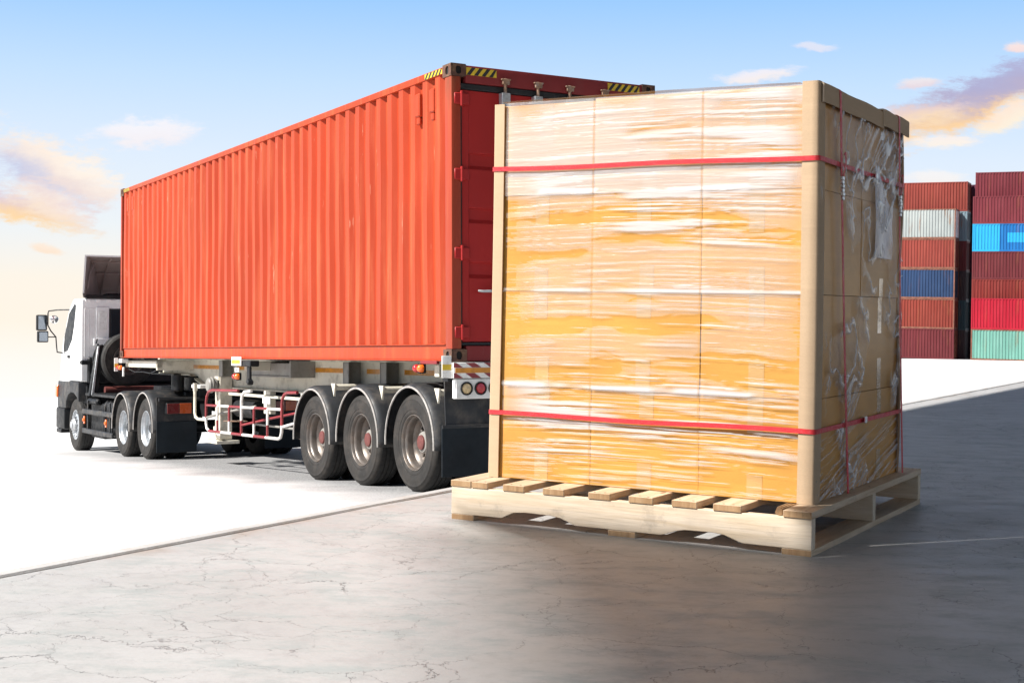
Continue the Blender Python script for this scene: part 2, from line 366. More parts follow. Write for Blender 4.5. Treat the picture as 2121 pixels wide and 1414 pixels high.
        ob = bpy.data.objects.new(name, me); C.objects.link(ob)
        if parent is not None: ob.parent = parent
        return ob

def tag(o, label=None, cat=None, group=None, kind=None):
    for k, v in (('label', label), ('category', cat), ('group', group), ('kind', kind)):
        if v: o[k] = v
    return o
def empty(name, parent=None, loc=(0, 0, 0)):
    o = bpy.data.objects.new(name, None); C.objects.link(o); o.location = loc; o.empty_display_size = 0.2
    if parent is not None: o.parent = parent
    return o

# ------------------------------------------------------------------ ground
YAW_T, PIT_T = 0.53058, -0.03986
KT = Vector((-0.5693, 13.4361, -0.5843 + CAMH))
RT = Euler((PIT_T, 0, YAW_T)).to_matrix()
def smooth(a, b, x):
    t = min(1, max(0, (x - a) / (b - a))); return t * t * (3 - 2 * t)
def yard_z(x, y):
    # plane under the lorry (falls away from the dock along the lorry), blended into the flatter container park on the right
    p = RT.transposed() @ (Vector((x, y, 0)) - Vector((KT.x, KT.y, 0)))
    s = (x - KT.x) * -0.506 + (y - KT.y) * 0.8625
    zl = KT.z - 1.305 - 0.0717 * s
    if y < 129: zr = -2.0 - 0.02378 * (y - 15)
    else: zr = -4.711 - 0.0328 * (min(y, 150) - 129)
    zr += CAMH
    w = smooth(0.05, 0.27, x / max(y, 1)) * smooth(10, 20, y)
    z = zl * (1 - w) + zr * w
    return min(z, -0.32)

def ground_yard():
    ys = [-12, -6, -2, 1, 3, 4, 5, 6, 7, 8, 9, 10, 11, 12, 13, 14, 15, 16, 17, 18, 19, 20, 22, 24, 26, 28, 30, 34, 40, 50, 60, 75, 90, 105, 115, 120, 130, 140, 160, 200, 300, 500, 900, 1600]
    na = 81; vs_, fs = [], []
    for y in ys:
        for i in range(na):
            x = (-1.3 + 2.6 * i / (na - 1)) * (abs(y) + 16); vs_.append((x, y, yard_z(x, y)))
    for j in range(len(ys) - 1):
        for i in range(na - 1):
            a = j * na + i; fs.append((a, a + 1, a + na + 1, a + na))
    m = bpy.data.materials.new('bleached_yard_concrete'); m.use_nodes = True
    T = NT(m.node_tree); b = m.node_tree.nodes['Principled BSDF']
    oc = T.new('ShaderNodeTexCoord').outputs['Object']
    big = T.noise(oc, 0.25, 5); fine = T.noise(oc, 55.0, 3, 0.7); mid = T.noise(oc, 3.0, 5)
    c = T.mix(T.step(big, 0.3, 0.7), (0.70, 0.695, 0.685), (0.76, 0.76, 0.76))
    c = T.mix(T.math('MULTIPLY', T.step(mid, 0.4, 0.8), 0.25), c, (0.6, 0.59, 0.57))
    # worn, tyre-darkened asphalt lane where lorries back up to the dock
    sp = T.new('ShaderNodeSeparateXYZ'); T.put(sp.inputs[0], oc)
    lx = T.math('SUBTRACT', sp.outputs[0], KT.x); ly = T.math('SUBTRACT', sp.outputs[1], KT.y)
    ca, sa = math.cos(YAW_T), math.sin(YAW_T)
    across = T.math('ADD', T.math('MULTIPLY', lx, ca), T.math('MULTIPLY', ly, sa))
    along = T.math('SUBTRACT', T.math('MULTIPLY', ly, ca), T.math('MULTIPLY', lx, sa))
    d = T.math('ABSOLUTE', T.math('SUBTRACT', across, 1.25))
    wob = T.math('MULTIPLY', T.math('SUBTRACT', T.noise(oc, 0.8, 4), 0.5), 1.4)
    lane = T.step(T.math('ADD', d, wob), 2.9, 1.1)
    lane = T.math('MULTIPLY', lane, T.step(along, 22.0, 10.0))
    asp = T.mix(T.step(fine, 0.35, 0.7), (0.11, 0.11, 0.115), (0.36, 0.355, 0.35))
    c = T.mix(T.math('MULTIPLY', lane, 0.92), c, asp)
    T.put(b.inputs['Base Color'], c); b.inputs['Roughness'].default_value = 0.85; b.inputs['Specular IOR Level'].default_value = 0.2
    bn = T.new('ShaderNodeBump'); bn.inputs['Strength'].default_value = 0.35; bn.inputs['Distance'].default_value = 0.01
    T.put(bn.inputs['Height'], fine); T.l.new(bn.outputs[0], b.inputs['Normal'])
    g = MB().add(vs_, fs).build('yard_ground', m, smooth=60); tag(g, kind='structure')
ground_yard()

EA, EB = Vector((-1.461, 4.001)), Vector((5.811, 15.746))     # the dock joint line
ED = (EB - EA).normalized(); EN = Vector((-ED.y, ED.x))          # towards the yard
def dock():
    m = bpy.data.materials.new('cracked_dock_concrete'); m.use_nodes = True
    T = NT(m.node_tree); b = m.node_tree.nodes['Principled BSDF']
    oc = T.new('ShaderNodeTexCoord').outputs['Object']
    big = T.noise(oc, 0.9, 6, 0.6); mid = T.noise(T.mapping(oc, rot=(0, 0, 0.5), sc=(2.2, 4.5, 1)), 1.7, 8, 0.72); fine = T.noise(oc, 60, 4, 0.7)
    c = T.mix(T.step(big, 0.33, 0.68), (0.38, 0.366, 0.353), (0.45, 0.438, 0.427))
    c = T.mix(T.math('MULTIPLY', T.step(T.noise(oc, 11, 6, 0.7), 0.48, 0.66), 0.3), c, (0.27, 0.262, 0.255))
    c = T.mix(T.math('MULTIPLY', T.step(mid, 0.47, 0.66), 0.55), c, (0.275, 0.305, 0.30))
    c = T.mix(T.math('MULTIPLY', T.step(fine, 0.5, 0.8), 0.3), c, (0.26, 0.255, 0.25))
    wn_ = T.new('ShaderNodeTexNoise'); T.put(wn_.inputs['Vector'], oc); wn_.inputs['Scale'].default_value = 3.2; wn_.inputs['Detail'].default_value = 6; wn_.inputs['Roughness'].default_value = 0.65
    warped = T.vmath('ADD', oc, T.vmath('MULTIPLY', T.vmath('SUBTRACT', wn_.outputs['Color'], (0.5, 0.5, 0.5)), (0.34, 0.34, 0)))
    crack = None
    for sc, wdt, lo, hi, seed in ((1.15, 0.0024, 0.42, 0.56, 0.0), (2.6, 0.004, 0.42, 0.56, 4.0), (6.0, 0.007, 0.46, 0.6, 9.0)):
        v = T.new('ShaderNodeTexVoronoi', feature='DISTANCE_TO_EDGE'); v.inputs['Scale'].default_value = sc
        T.put(v.inputs['Vector'], T.vmath('ADD', warped, (seed, seed * 0.7, 0)))
        k = T.math('MULTIPLY', T.step(v.outputs['Distance'], wdt, wdt * 0.25), T.step(T.noise(T.vmath('ADD', oc, (seed, 3, 0)), 1.3, 5, 0.6), lo, hi))
        crack = k if crack is None else T.math('MAXIMUM', crack, k)
    pits = T.step(T.noise(oc, 21, 2), 0.77, 0.8)
    crack = T.math('MAXIMUM', crack, T.math('MULTIPLY', pits, 0.7))
    c = T.mix(T.math('MULTIPLY', crack, 0.6), c, (0.07, 0.065, 0.065))
    # brown stain along the joint edge
    sp = T.new('ShaderNodeSeparateXYZ'); T.put(sp.inputs[0], oc)
    de = T.math('ADD', T.math('MULTIPLY', T.math('SUBTRACT', sp.outputs[0], EA.x), EN.x), T.math('MULTIPLY', T.math('SUBTRACT', sp.outputs[1], EA.y), EN.y))
    stn = T.math('MULTIPLY', T.step(de, -0.16, -0.01), T.step(T.noise(oc, 4, 5), 0.45, 0.7))
    c = T.mix(T.math('MULTIPLY', stn, 0.55), c, (0.3, 0.2, 0.13))
    T.put(b.inputs['Base Color'], c)
    T.put(b.inputs['Roughness'], T.step(mid, 0.3, 0.75, 0.42, 0.62)); b.inputs['Specular IOR Level'].default_value = 0.32
    bn = T.new('ShaderNodeBump'); bn.inputs['Strength'].default_value = 0.5; bn.inputs['Distance'].default_value = 0.004
    T.put(bn.inputs['Height'], T.math('SUBTRACT', T.math('ADD', T.math('MULTIPLY', fine, 0.35), T.math('MULTIPLY', mid, 0.5)), T.math('MULTIPLY', crack, 0.6))); T.l.new(bn.outputs[0], b.inputs['Normal'])
    A = EA - ED * 12; n = 160; L = 40.0
    random.seed(3)
    edge = []
    for i in range(n + 1):
        q = A + ED * (L * i / n); edge.append(q - EN * (0.031 + random.uniform(-0.006, 0.006)))
    top = [(p.x, p.y) for p in edge] + [(26, 26), (26, -14), (-11, -14)]
    f = MB().prism(top, 2, -0.25, 0.0).build('dock_floor', m, smooth=0); tag(f, kind='structure')
    B = A + ED * L
    def quad(d0, d1): return [((A + EN * d0).x, (A + EN * d0).y), ((A + EN * d1).x, (A + EN * d1).y), ((B + EN * d1).x, (B + EN * d1).y), ((B + EN * d0).x, (B + EN * d0).y)]
    g = MB().prism(quad(-0.06, 0.05), 2, -1.7, -0.255).build('dock_wall', M['concrete_edge'], smooth=0); tag(g, kind='structure')
    j = MB().prism(quad(-0.04, 0.0135), 2, -0.25, -0.16).build('dock_joint', M['gap'], smooth=0); tag(j, kind='structure')
    e = MB().prism(quad(0.014, 0.072), 2, -0.25, -0.003).build('dock_kerb', M['concrete_edge'], bevel=0.006); tag(e, kind='structure')
dock()

# ------------------------------------------------------------------ unseen panels added to block the sun and darken the dock floor
def light_blocker():
    hc = 4.4; sh = -Vector((SUN_DIR.x, SUN_DIR.y))
    root = empty('unseen_light_blocker', loc=(9, 4, 0)); tag(root, 'unseen grey panels added to shade the dock floor', 'light_blocker')
    near, left = Vector((1.03, 4.55)), Vector((-0.214, 5.182)); t = 1.60 / math.tan(SUN_EL) + 0.25
    a, b = near + sh * t, left + sh * t
    Pp = [(0.62, 0.2), (0.5, 3.2), (0.16, 4.5), (-0.21, 5.185), (0.985, 4.495), (near.x, near.y), (a.x, a.y), (b.x, b.y), (0.62, 6.62), (1.2, 8.0), (6.2, 15.9), (10.0, 16.5), (14.0, 16.0), (14.0, -3.5), (0.55, -3.5)]
    Hp = [(0.10, 0.2), (-0.02, 2.958), (-0.16, 5.0), (0.1, 4.9), (0.9, 4.2), (1.0, 0.2)]      # a much higher added panel: its shadow edge on the floor is softer
    for P, h in ((Pp, hc), (Hp, 22.0)):
        d = sh * (h / math.tan(SUN_EL))
        MB().prism([(x - d.x, y - d.y) for x, y in P], 2, h, h + 0.05).build('shade_panel', M['shadesheet'], root, off=(9, 4, 0), smooth=0)
    nrm = Vector((-sh.y, sh.x)); e = nrm * 3.958; h = 2.6; d = sh * (h / math.tan(SUN_EL))
    c0 = e + sh * (sh.dot(Vector((1.02, 4.658))) + 0.02) - d; c1 = c0 + sh * 5.2            # added bar that shades the lit gap beside the load's shadow
    MB().prism([tuple(c0), tuple(c1), tuple(c1 - nrm * 0.24), tuple(c0 - nrm * 0.24)], 2, h, h + 0.2).build('shade_bar', M['grey_paint'], root, off=(9, 4, 0), smooth=0)
    q = c1 - nrm * 0.12 - sh * 0.2; MB().box((q.x - 0.05, q.y - 0.05, h + 0.201), (q.x + 0.05, q.y + 0.05, hc + 0.12)).build('blocker_hanger', M['grey_paint'], root, off=(9, 4, 0))
    MB().prism([(1.72, -7.0), (13, -7.0), (13, 11.5), (1.72, 11.5)], 2, hc + 0.13, hc + 0.28).build('shade_panel', M['shadesheet'], root, off=(9, 4, 0), smooth=0)  # added overhead panel, keeps sky light off the dock floor
    for (x, y) in ((3.6, -5.5), (12.4, -5.5), (12.4, 10.5), (8.6, 10.8)):
        MB().box((x - 0.12, y - 0.12, 0), (x + 0.12, y + 0.12, hc + 0.13)).build('blocker_post', M['grey_paint'], root, off=(9, 4, 0))
light_blocker()

# ------------------------------------------------------------------ lorry frame: x right, y forward, z up, origin at the container's rear left bottom corner
def lorry_root(name, off, label, cat, group=None):
    o = empty(name); o.rotation_euler = (PIT_T, 0, YAW_T); o.location = KT + RT @ Vector(off)
    tag(o, label, cat, group); return o
def zg(y): return -1.305 - 0.0318 * y

def corrugated(y0, y1, z0, z1, xo, xi, pitch=0.278, thick=0.004):
    """trapezoid corrugation in x along y"""
    n = max(1, round((y1 - y0) / pitch)); p = (y1 - y0) / n; pts = []
    for i in range(n):
        b = y0 + i * p
        pts += [(xi, b), (xi, b + p * 0.32), (xo, b + p * 0.48), (xo, b + p * 0.84)]
    pts.append((xi, y1))
    vs_, fs = [], []; nz = 6
    for k in range(nz + 1):
        z = z0 + (z1 - z0) * k / nz
        for (x, y) in pts:
            vs_.append((x + 0.006 * math.sin(y * 2.1 + k * 1.3) * math.sin(k / nz * PI), y + 0.004 * math.sin(y * 5 + k * 2.2) * math.sin(k / nz * PI), z))
    m = len(pts)
    for k in range(nz):
        for i in range(m - 1): fs.append((k * m + i, k * m + i + 1, (k + 1) * m + i + 1, (k + 1) * m + i))
    return vs_, fs

def stripes(mb, o, u, v, L, h, n, slant, mi, n_off=0.002, edge=0.0):
    """n slanted stripes on a strip of length L and height h spanned by unit u, v"""
    o, u, v = Vector(o), Vector(u), Vector(v); nn = u.cross(v) * n_off; w = L / (2 * n)
    for i in range(n):
        a = i * 2 * w + edge; q = [(a, 0), (a + w, 0), (a + w + slant, h), (a + slant, h)]
        q = [(min(max(x, 0), L), y) for x, y in q]
        mb.add([o + u * x + v * y + nn for x, y in q], [(0, 1, 2, 3)], mi)

def shipping_container():
    off = (1.22, 6.1, 0); Wd, L, H = 2.44, 12.19, 2.897
    r = lorry_root('shipping_container', off, 'faded orange forty foot container with ribbed sides riding on the lorry trailer', 'container')
    O, F = M['orange'], M['orange_frame']
    for side in (0, 1):
        xo, xi = (0.012, 0.062) if side == 0 else (Wd - 0.012, Wd - 0.062)
        MB().add(*corrugated(0.135, L - 0.135, 0.168, H - 0.075, xo, xi)).build('side_wall', O, r, off, smooth=20)
        # bottom rail: channel with lips
        s = 1 if side == 0 else -1; X = lambda d: (0 if side == 0 else Wd) + s * d
        b = MB()
        for lo, hi in (((0.024, 0.165, 0.012), (0.05, L - 0.165, 0.158)), ((-0.004, 0.165, 0.0), (0.06, L - 0.165, 0.012)), ((0.002, 0.165, 0.158), (0.06, L - 0.165, 0.168))):
            b.box((min(X(lo[0]), X(hi[0])), lo[1], lo[2]), (max(X(lo[0]), X(hi[0])), hi[1], hi[2]))
        b.build('bottom_rail', O, r, off, bevel=0.003)
        MB().box((min(X(0.0), X(0.06)), 0.178, H - 0.075), (max(X(0.0), X(0.06)), L - 0.178, H - 0.006)).build('top_rail', O, r, off, bevel=0.008, seg=2)
        for y in (0.44, 0.76, L - 0.42, L - 0.72):
            vb = MB().box((min(X(0.002), X(0.05)), y - 0.05, 2.48), (max(X(0.002), X(0.05)), y + 0.05, 2.72))
            vb.box((min(X(0.012), X(0.05)), y - 0.03, 2.40), (max(X(0.012), X(0.05)), y + 0.03, 2.48)); vb.build('vent_cover', O, r, off, bevel=0.012)
    MB().box((0.06, 0.1, H - 0.05), (Wd - 0.06, L - 0.1, H - 0.03)).build('roof', O, r, off)
    MB().box((0.05, 0.1, 0.02), (Wd - 0.05, L - 0.1, 0.16)).build('floor_frame', M['black'], r, off)
    MB().box((0.13, L - 0.06, 0.16), (Wd - 0.13, L - 0.03, H - 0.1)).build('front_wall', O, r, off)
    # corner posts
    for x in (0, 1):
        for y in (0, 1):
            xa, xb = (0.0, 0.105) if x == 0 else (Wd - 0.105, Wd)
            ya, yb = (0.0, 0.14) if y == 0 else (L - 0.075, L)
            p = MB().box((xa, ya, 0.118), (xb, yb, H - 0.118))
            p.build('corner_post', F, r, off, bevel=0.012, seg=2)
    # corner castings
    for x in (0, 1):
        for y in (0, 1):
            for z in (0, 1):
                c = MB(); e = 0.004
                x0, x1 = (-e, 0.162) if x == 0 else (Wd - 0.162, Wd + e)
                y0, y1 = (-e, 0.178) if y == 0 else (L - 0.178, L + e)
                z0, z1 = (-0.006, 0.118) if z == 0 else (H - 0.118, H + 0.006)
                d = 0.016
                c.box((x0 + d, y0 + d, z0 + d * (1 - z)), (x1 - d, y1 - d, z1 - d * z))
                xs = x0 + d if x == 0 else x1 - d; zc = (z0 + z1) / 2
                ux = (0, -1, 0) if x == 0 else (0, 1, 0)
                c.holed((xs, (y0 + y1) / 2, zc), ux, (0, 0, 1), y1 - y0, z1 - z0, 0.032, 0.042, d)
                ys = y0 + d if y == 0 else y1 - d
                uy = (1, 0, 0) if y == 0 else (-1, 0, 0)
                c.holed(((x0 + x1) / 2, ys, zc), uy, (0, 0, 1), x1 - x0, z1 - z0, 0.032, 0.04, d)
                zs = z0 if z == 0 else z1 - 0.001
                c.box((x0, y0, zs), (x1, y1, zs + 0.001))
                c.build('corner_casting', [M['casting'], M['hole']], r, off, smooth=0)
    # rear frame
    MB().box((0.162, 0.0, H - 0.175), (Wd - 0.162, 0.1, H - 0.004)).build('door_header', M['header'], r, off, bevel=0.008, seg=2)
    MB().box((0.162, 0.004, 0.0), (Wd - 0.162, 0.1, 0.15)).build('door_sill', M['header'], r, off, bevel=0.006)
    g = MB()
    g.box((0.106, 0.02, 2.66), (Wd - 0.106, 0.06, 2.72)); g.box((0.106, 0.02, 0.152), (Wd - 0.106, 0.06, 0.185))
    g.box((0.106, 0.02, 0.185), (0.128, 0.06, 2.66)); g.box((Wd - 0.128, 0.02, 0.185), (Wd - 0.106, 0.06, 2.66))
    g.box((1.195, 0.012, 0.185), (1.245, 0.05, 2.70))
    g.build('door_gasket', M['black'], r, off, bevel=0.008)
    for k in (0, 1):
        xa, xb = (0.13, 1.193) if k == 0 else (1.247, Wd - 0.13)
        grooves = [(2.04, 1.89), (1.50, 1.36), (0.97, 0.82)]
        prof = [(0.036, 0.188)]
        for (t, bt) in sorted(grooves, key=lambda q: q[1]):
            prof += [(0.036, bt - 0.012), (0.068, bt + 0.028), (0.068, t - 0.008), (0.036, t)]
        prof += [(0.036, 2.655)]
        back = [(0.078, 2.655), (0.078, 0.188)]
        d = MB()
        d.prism(prof + back, 0, xa + 0.075, xb - 0.06)
        d.box((xa, 0.03, 0.188), (xa + 0.075, 0.078, 2.655)); d.box((xb - 0.06, 0.03, 0.188), (xb, 0.078, 2.655))
        door = d.build('door', M['door_red'], r, off, bevel=0.004)
        hx = 0.13 if k == 0 else Wd - 0.13; s = 1 if k == 0 else -1
        for z in (2.56, 1.82, 1.05, 0.28):
            h = MB()
            pl = [(hx - s * 0.1, -0.008), (hx - s * 0.02, -0.02), (hx + s * 0.07, 0.005), (hx + s * 0.07, 0.03), (hx - s * 0.1, 0.03)]
            h.prism(pl, 2, z - 0.055, z + 0.055)
            h.cyl((hx - s * 0.025, -0.012, z - 0.075), (hx - s * 0.025, -0.012, z + 0.075), 0.014, 10)
            h.build('hinge', M['door_red'], door, off, bevel=0.006)
        rods = (0.60, 0.98) if k == 0 else (1.36, 1.79)
        for x in rods:
            q = MB().cyl((x, -0.012, 0.10), (x, -0.012, 2.80), 0.017, 12)
            for zt in (2.76, 0.1):
                q.box((x - 0.035, -0.03, zt - 0.02), (x + 0.045, 0.0, zt + 0.022)); q.box((x - 0.05, -0.036, zt + 0.02), (x + 0.055, -0.008, zt + 0.034))
            o1 = q.build('lock_rod', M['ruststeel'], door, off, bevel=0.003)
            for z in (2.57, 1.7, 0.98, 0.32): MB().box((x - 0.05, -0.034, z - 0.085), (x + 0.05, 0.034, z + 0.085)).build('rod_bracket', M['galv'], door, off, bevel=0.006)
        # handle with its retainer
        x = rods[0]; hd = MB()
        hd.tube([(x, -0.04, 0.69), (x - 0.1, -0.05, 0.69), (x - 0.27, -0.045, 0.68), (x - 0.33, -0.04, 0.685)], [0.02, 0.016, 0.014, 0.012], 8)
        hd.box((x - 0.09, -0.055, 0.60), (x - 0.03, -0.005, 0.79)); hd.build('handle', M['galv'], door, off, bevel=0.005)
    # hazard strips
    for (o, u, L_, n) in (((0.165, -0.003, H - 0.098), (1, 0, 0), 0.34, 4), ((1.84, -0.003, H - 0.098), (1, 0, 0), 0.40, 5)):
        s = MB().box((o[0], -0.003, o[2]), (o[0] + L_, -0.0005, o[2] + 0.075)); s.m[:] = [0] * len(s.m)
        stripes(s, (o[0], -0.003, o[2]), (1, 0, 0), (0, 0, 1), L_, 0.075, n, 0.06, 1, 0.0015)
        s.build('hazard_strip', [M['yellow'], M['tape_black']], r, off, smooth=0)
    for ya, L_ in ((0.19, 0.38), (L - 0.54, 0.34)):
        s = MB().box((-0.003, ya, H - 0.07), (-0.0005, ya + L_, H - 0.016))
        stripes(s, (-0.003, ya + L_, H - 0.07), (0, -1, 0), (0, 0, 1), L_, 0.054, 5, 0.05, 1, 0.0015)
        s.build('hazard_strip', [M['yellow'], M['tape_black']], r, off, smooth=0)
    return r
shipping_container()

# ------------------------------------------------------------------ wheels
TYRE = [(0.285, 0.022), (0.30, 0.006), (0.318, 0.002), (0.335, 0.004), (0.338, 0.0), (0.37, -0.006), (0.405, -0.008), (0.437, -0.003), (0.442, -0.006), (0.452, -0.002), (0.456, 0.003), (0.470, 0.008), (0.486, 0.02), (0.497, 0.038),
        (0.5, 0.05), (0.5, 0.085), (0.489, 0.088), (0.489, 0.098), (0.5, 0.101), (0.5, 0.135), (0.489, 0.138), (0.489, 0.148), (0.5, 0.151), (0.5, 0.185), (0.489, 0.188), (0.489, 0.198), (0.5, 0.201), (0.5, 0.24), (0.49, 0.262), (0.46, 0.28), (0.39, 0.288), (0.30, 0.275)]
MESH = {}
def wheel(parent, x, y, z, side, kind, off):
    """side -1: outer face towards -x. kind: dish, alu, front, inner"""
    w = empty('wheel', parent, (x - off[0], y - off[1], z - off[2])); w.rotation_euler = (random.uniform(0, 6), 0, 0) if side < 0 else (random.uniform(0, 6), 0, PI)
    if kind not in MESH:
        d = {}
        t = MB().lathe(TYRE, axis=0, n=72, mfun=lambda i: 1 if 13 <= i <= 27 else 0); d['tyre'] = t.build('tyre', [M['tyre'], M['tread']], smooth=40)
        if kind == 'front':
            pr = [(0.288, 0.026), (0.284, 0.010), (0.274, 0.012), (0.268, 0.05), (0.255, 0.062), (0.235, 0.05), (0.20, 0.03), (0.155, 0.016), (0.13, 0.014)]
            q = MB().lathe(pr, axis=0, n=48)
            for j in range(8):
                a = 2 * PI * j / 8; q.lathe([(0.0, 0), (0.024, 0), (0.03, 0.006)], (0.032, 0.215 * math.cos(a), 0.215 * math.sin(a)), 0, 10, 1)
            d['rim'] = q.build('rim', [M['alu'], M['hole']])
            q = MB().lathe([(0.13, 0.014), (0.128, -0.02), (0.1, -0.05), (0.075, -0.056), (0.07, -0.075), (0.0, -0.08)], axis=0, n=32)
            for j in range(10):
                a = 2 * PI * j / 10; q.lathe([(0.019, 0.02), (0.019, -0.026), (0.011, -0.04), (0.0, -0.042)], (0, 0.152 * math.cos(a), 0.152 * math.sin(a)), 0, 6)
            d['hub'] = q.build('hub', M['galv'])
        else:
            pr = [(0.290, 0.026), (0.286, 0.012), (0.280, 0.010), (0.273, 0.018), (0.268, 0.045), (0.256, 0.055), (0.25, 0.075), (0.248, 0.125), (0.236, 0.14), (0.226, 0.15), (0.215, 0.172), (0.19, 0.182), (0.125, 0.182), (0.12, 0.178)]
            q = MB().lathe(pr, axis=0, n=56)
            for j in range(10):
                a = 2 * PI * j / 10; q.lathe([(0.018, 0.182), (0.018, 0.15), (0.01, 0.146), (0.0, 0.146)], (0, 0.158 * math.cos(a), 0.158 * math.sin(a)), 0, 6)
            for j in range(8):
                a = 2 * PI * (j + 0.5) / 8; q.lathe([(0.0, 0.176), (0.020, 0.176), (0.026, 0.182)], (0, 0.201 * math.cos(a), 0.201 * math.sin(a)), 0, 10, 1)
            d['rim'] = q.build('rim', [M['rim'] if kind == 'dish' else M['alu'], M['hole']])
            if kind != 'inner':
                q = MB().lathe([(0.118, 0.182), (0.112, 0.12), (0.10, 0.105), (0.078, 0.10), (0.074, 0.085), (0.06, 0.078), (0.0, 0.076)], axis=0, n=32, mfun=lambda i: 1 if i > 2 else 0)
                d['hub'] = q.build('hub', [M['grey_paint'], M['hub'] if kind == 'dish' else M['dark']])
        MESH[kind] = d
        for o in d.values(): o.parent = w
    else:
        for nme, o in MESH[kind].items():
            c = o.copy(); C.objects.link(c); c.parent = w
    return w

def fender(parent, y, zc, off, xa, xb, r=0.6, a0=-4, a1=184, tail=None, lipm='lip'):
    """half-barrel mudguard; angles in the y-z plane from the rear (0) over the top to the front (180)"""
    pts = []
    n = 26
    for i in range(n + 1):
        a = R_(a0 + (a1 - a0) * i / n); pts.append((y - r * math.cos(a), zc + r * 1.03 * math.sin(a)))
    if tail: pts = [(y - r - 0.03, zc - tail)] + pts
    vs_, fs = [], []
    inn = xa + 0.07
    for (yy, zz) in pts:
        cy_, cz_ = y - yy, zc - zz; l = math.hypot(cy_, cz_); e = (cy_ / l * 0.045, cz_ / l * 0.045)
        vs_ += [(xa, yy + e[0], zz + e[1]), (xa + 0.012, yy + e[0] * 0.45, zz + e[1] * 0.45), (inn, yy, zz), (xb, yy, zz)]
    for i in range(len(pts) - 1):
        for k in range(3): fs.append((i * 4 + k, i * 4 + k + 1, (i + 1) * 4 + k + 1, (i + 1) * 4 + k))
    o = MB().add(vs_, fs).build('mudguard', M['fender'], parent, off, smooth=50)
    md = o.modifiers.new('thick', 'SOLIDIFY'); md.thickness = 0.008
    path = [(xa, v[1], v[2]) for v in vs_[0::4]]
    MB().tube(path, 0.011, 8).build('edge_trim', M[lipm], o, off)
    return o

def lamp_pair(parent, x, y, z, off, name='marker_lamp'):
    q = MB().box((x - 0.01, y - 0.03, z - 0.05), (x + 0.06, y + 0.03, z + 0.05))
    o = q.build(name, M['dark'], parent, off, bevel=0.006)
    a = MB().lathe([(0.0, -0.04), (0.02, -0.036), (0.036, -0.02), (0.042, 0.0)], (x, y - 0.02, z), 0, 16); a.lathe([(0.042, 0.0), (0.042, 0.02)], (x, y - 0.02, z), 0, 16)
    b = MB().lathe([(0.0, -0.04), (0.02, -0.036), (0.036, -0.02), (0.042, 0.0)], (x, y + 0.075, z), 0, 16); b.lathe([(0.042, 0.0), (0.042, 0.02)], (x, y + 0.075, z), 0, 16)
    a.build('amber_lens', M['amber'], o, off); b.build('red_lens', M['red_lens'], o, off)
    return o

def text(body, name, size, m, parent, loc, rot, off, ext=0.001, shear=0.0):
    cu = bpy.data.curves.new(name, 'FONT'); cu.body = body; cu.size = size; cu.extrude = ext; cu.align_x = 'CENTER'; cu.align_y = 'CENTER'; cu.shear = shear
    tmp = bpy.data.objects.new('tmp_text', cu); C.objects.link(tmp); bpy.context.view_layer.update()
    me = bpy.data.meshes.new_from_object(tmp.evaluated_get(bpy.context.evaluated_depsgraph_get())); bpy.data.objects.remove(tmp)
    me.materials.clear(); me.materials.append(m); o = bpy.data.objects.new(name, me); C.objects.link(o); o.parent = parent
    o.location = Vector(loc) - Vector(off); o.rotation_euler = rot; return o

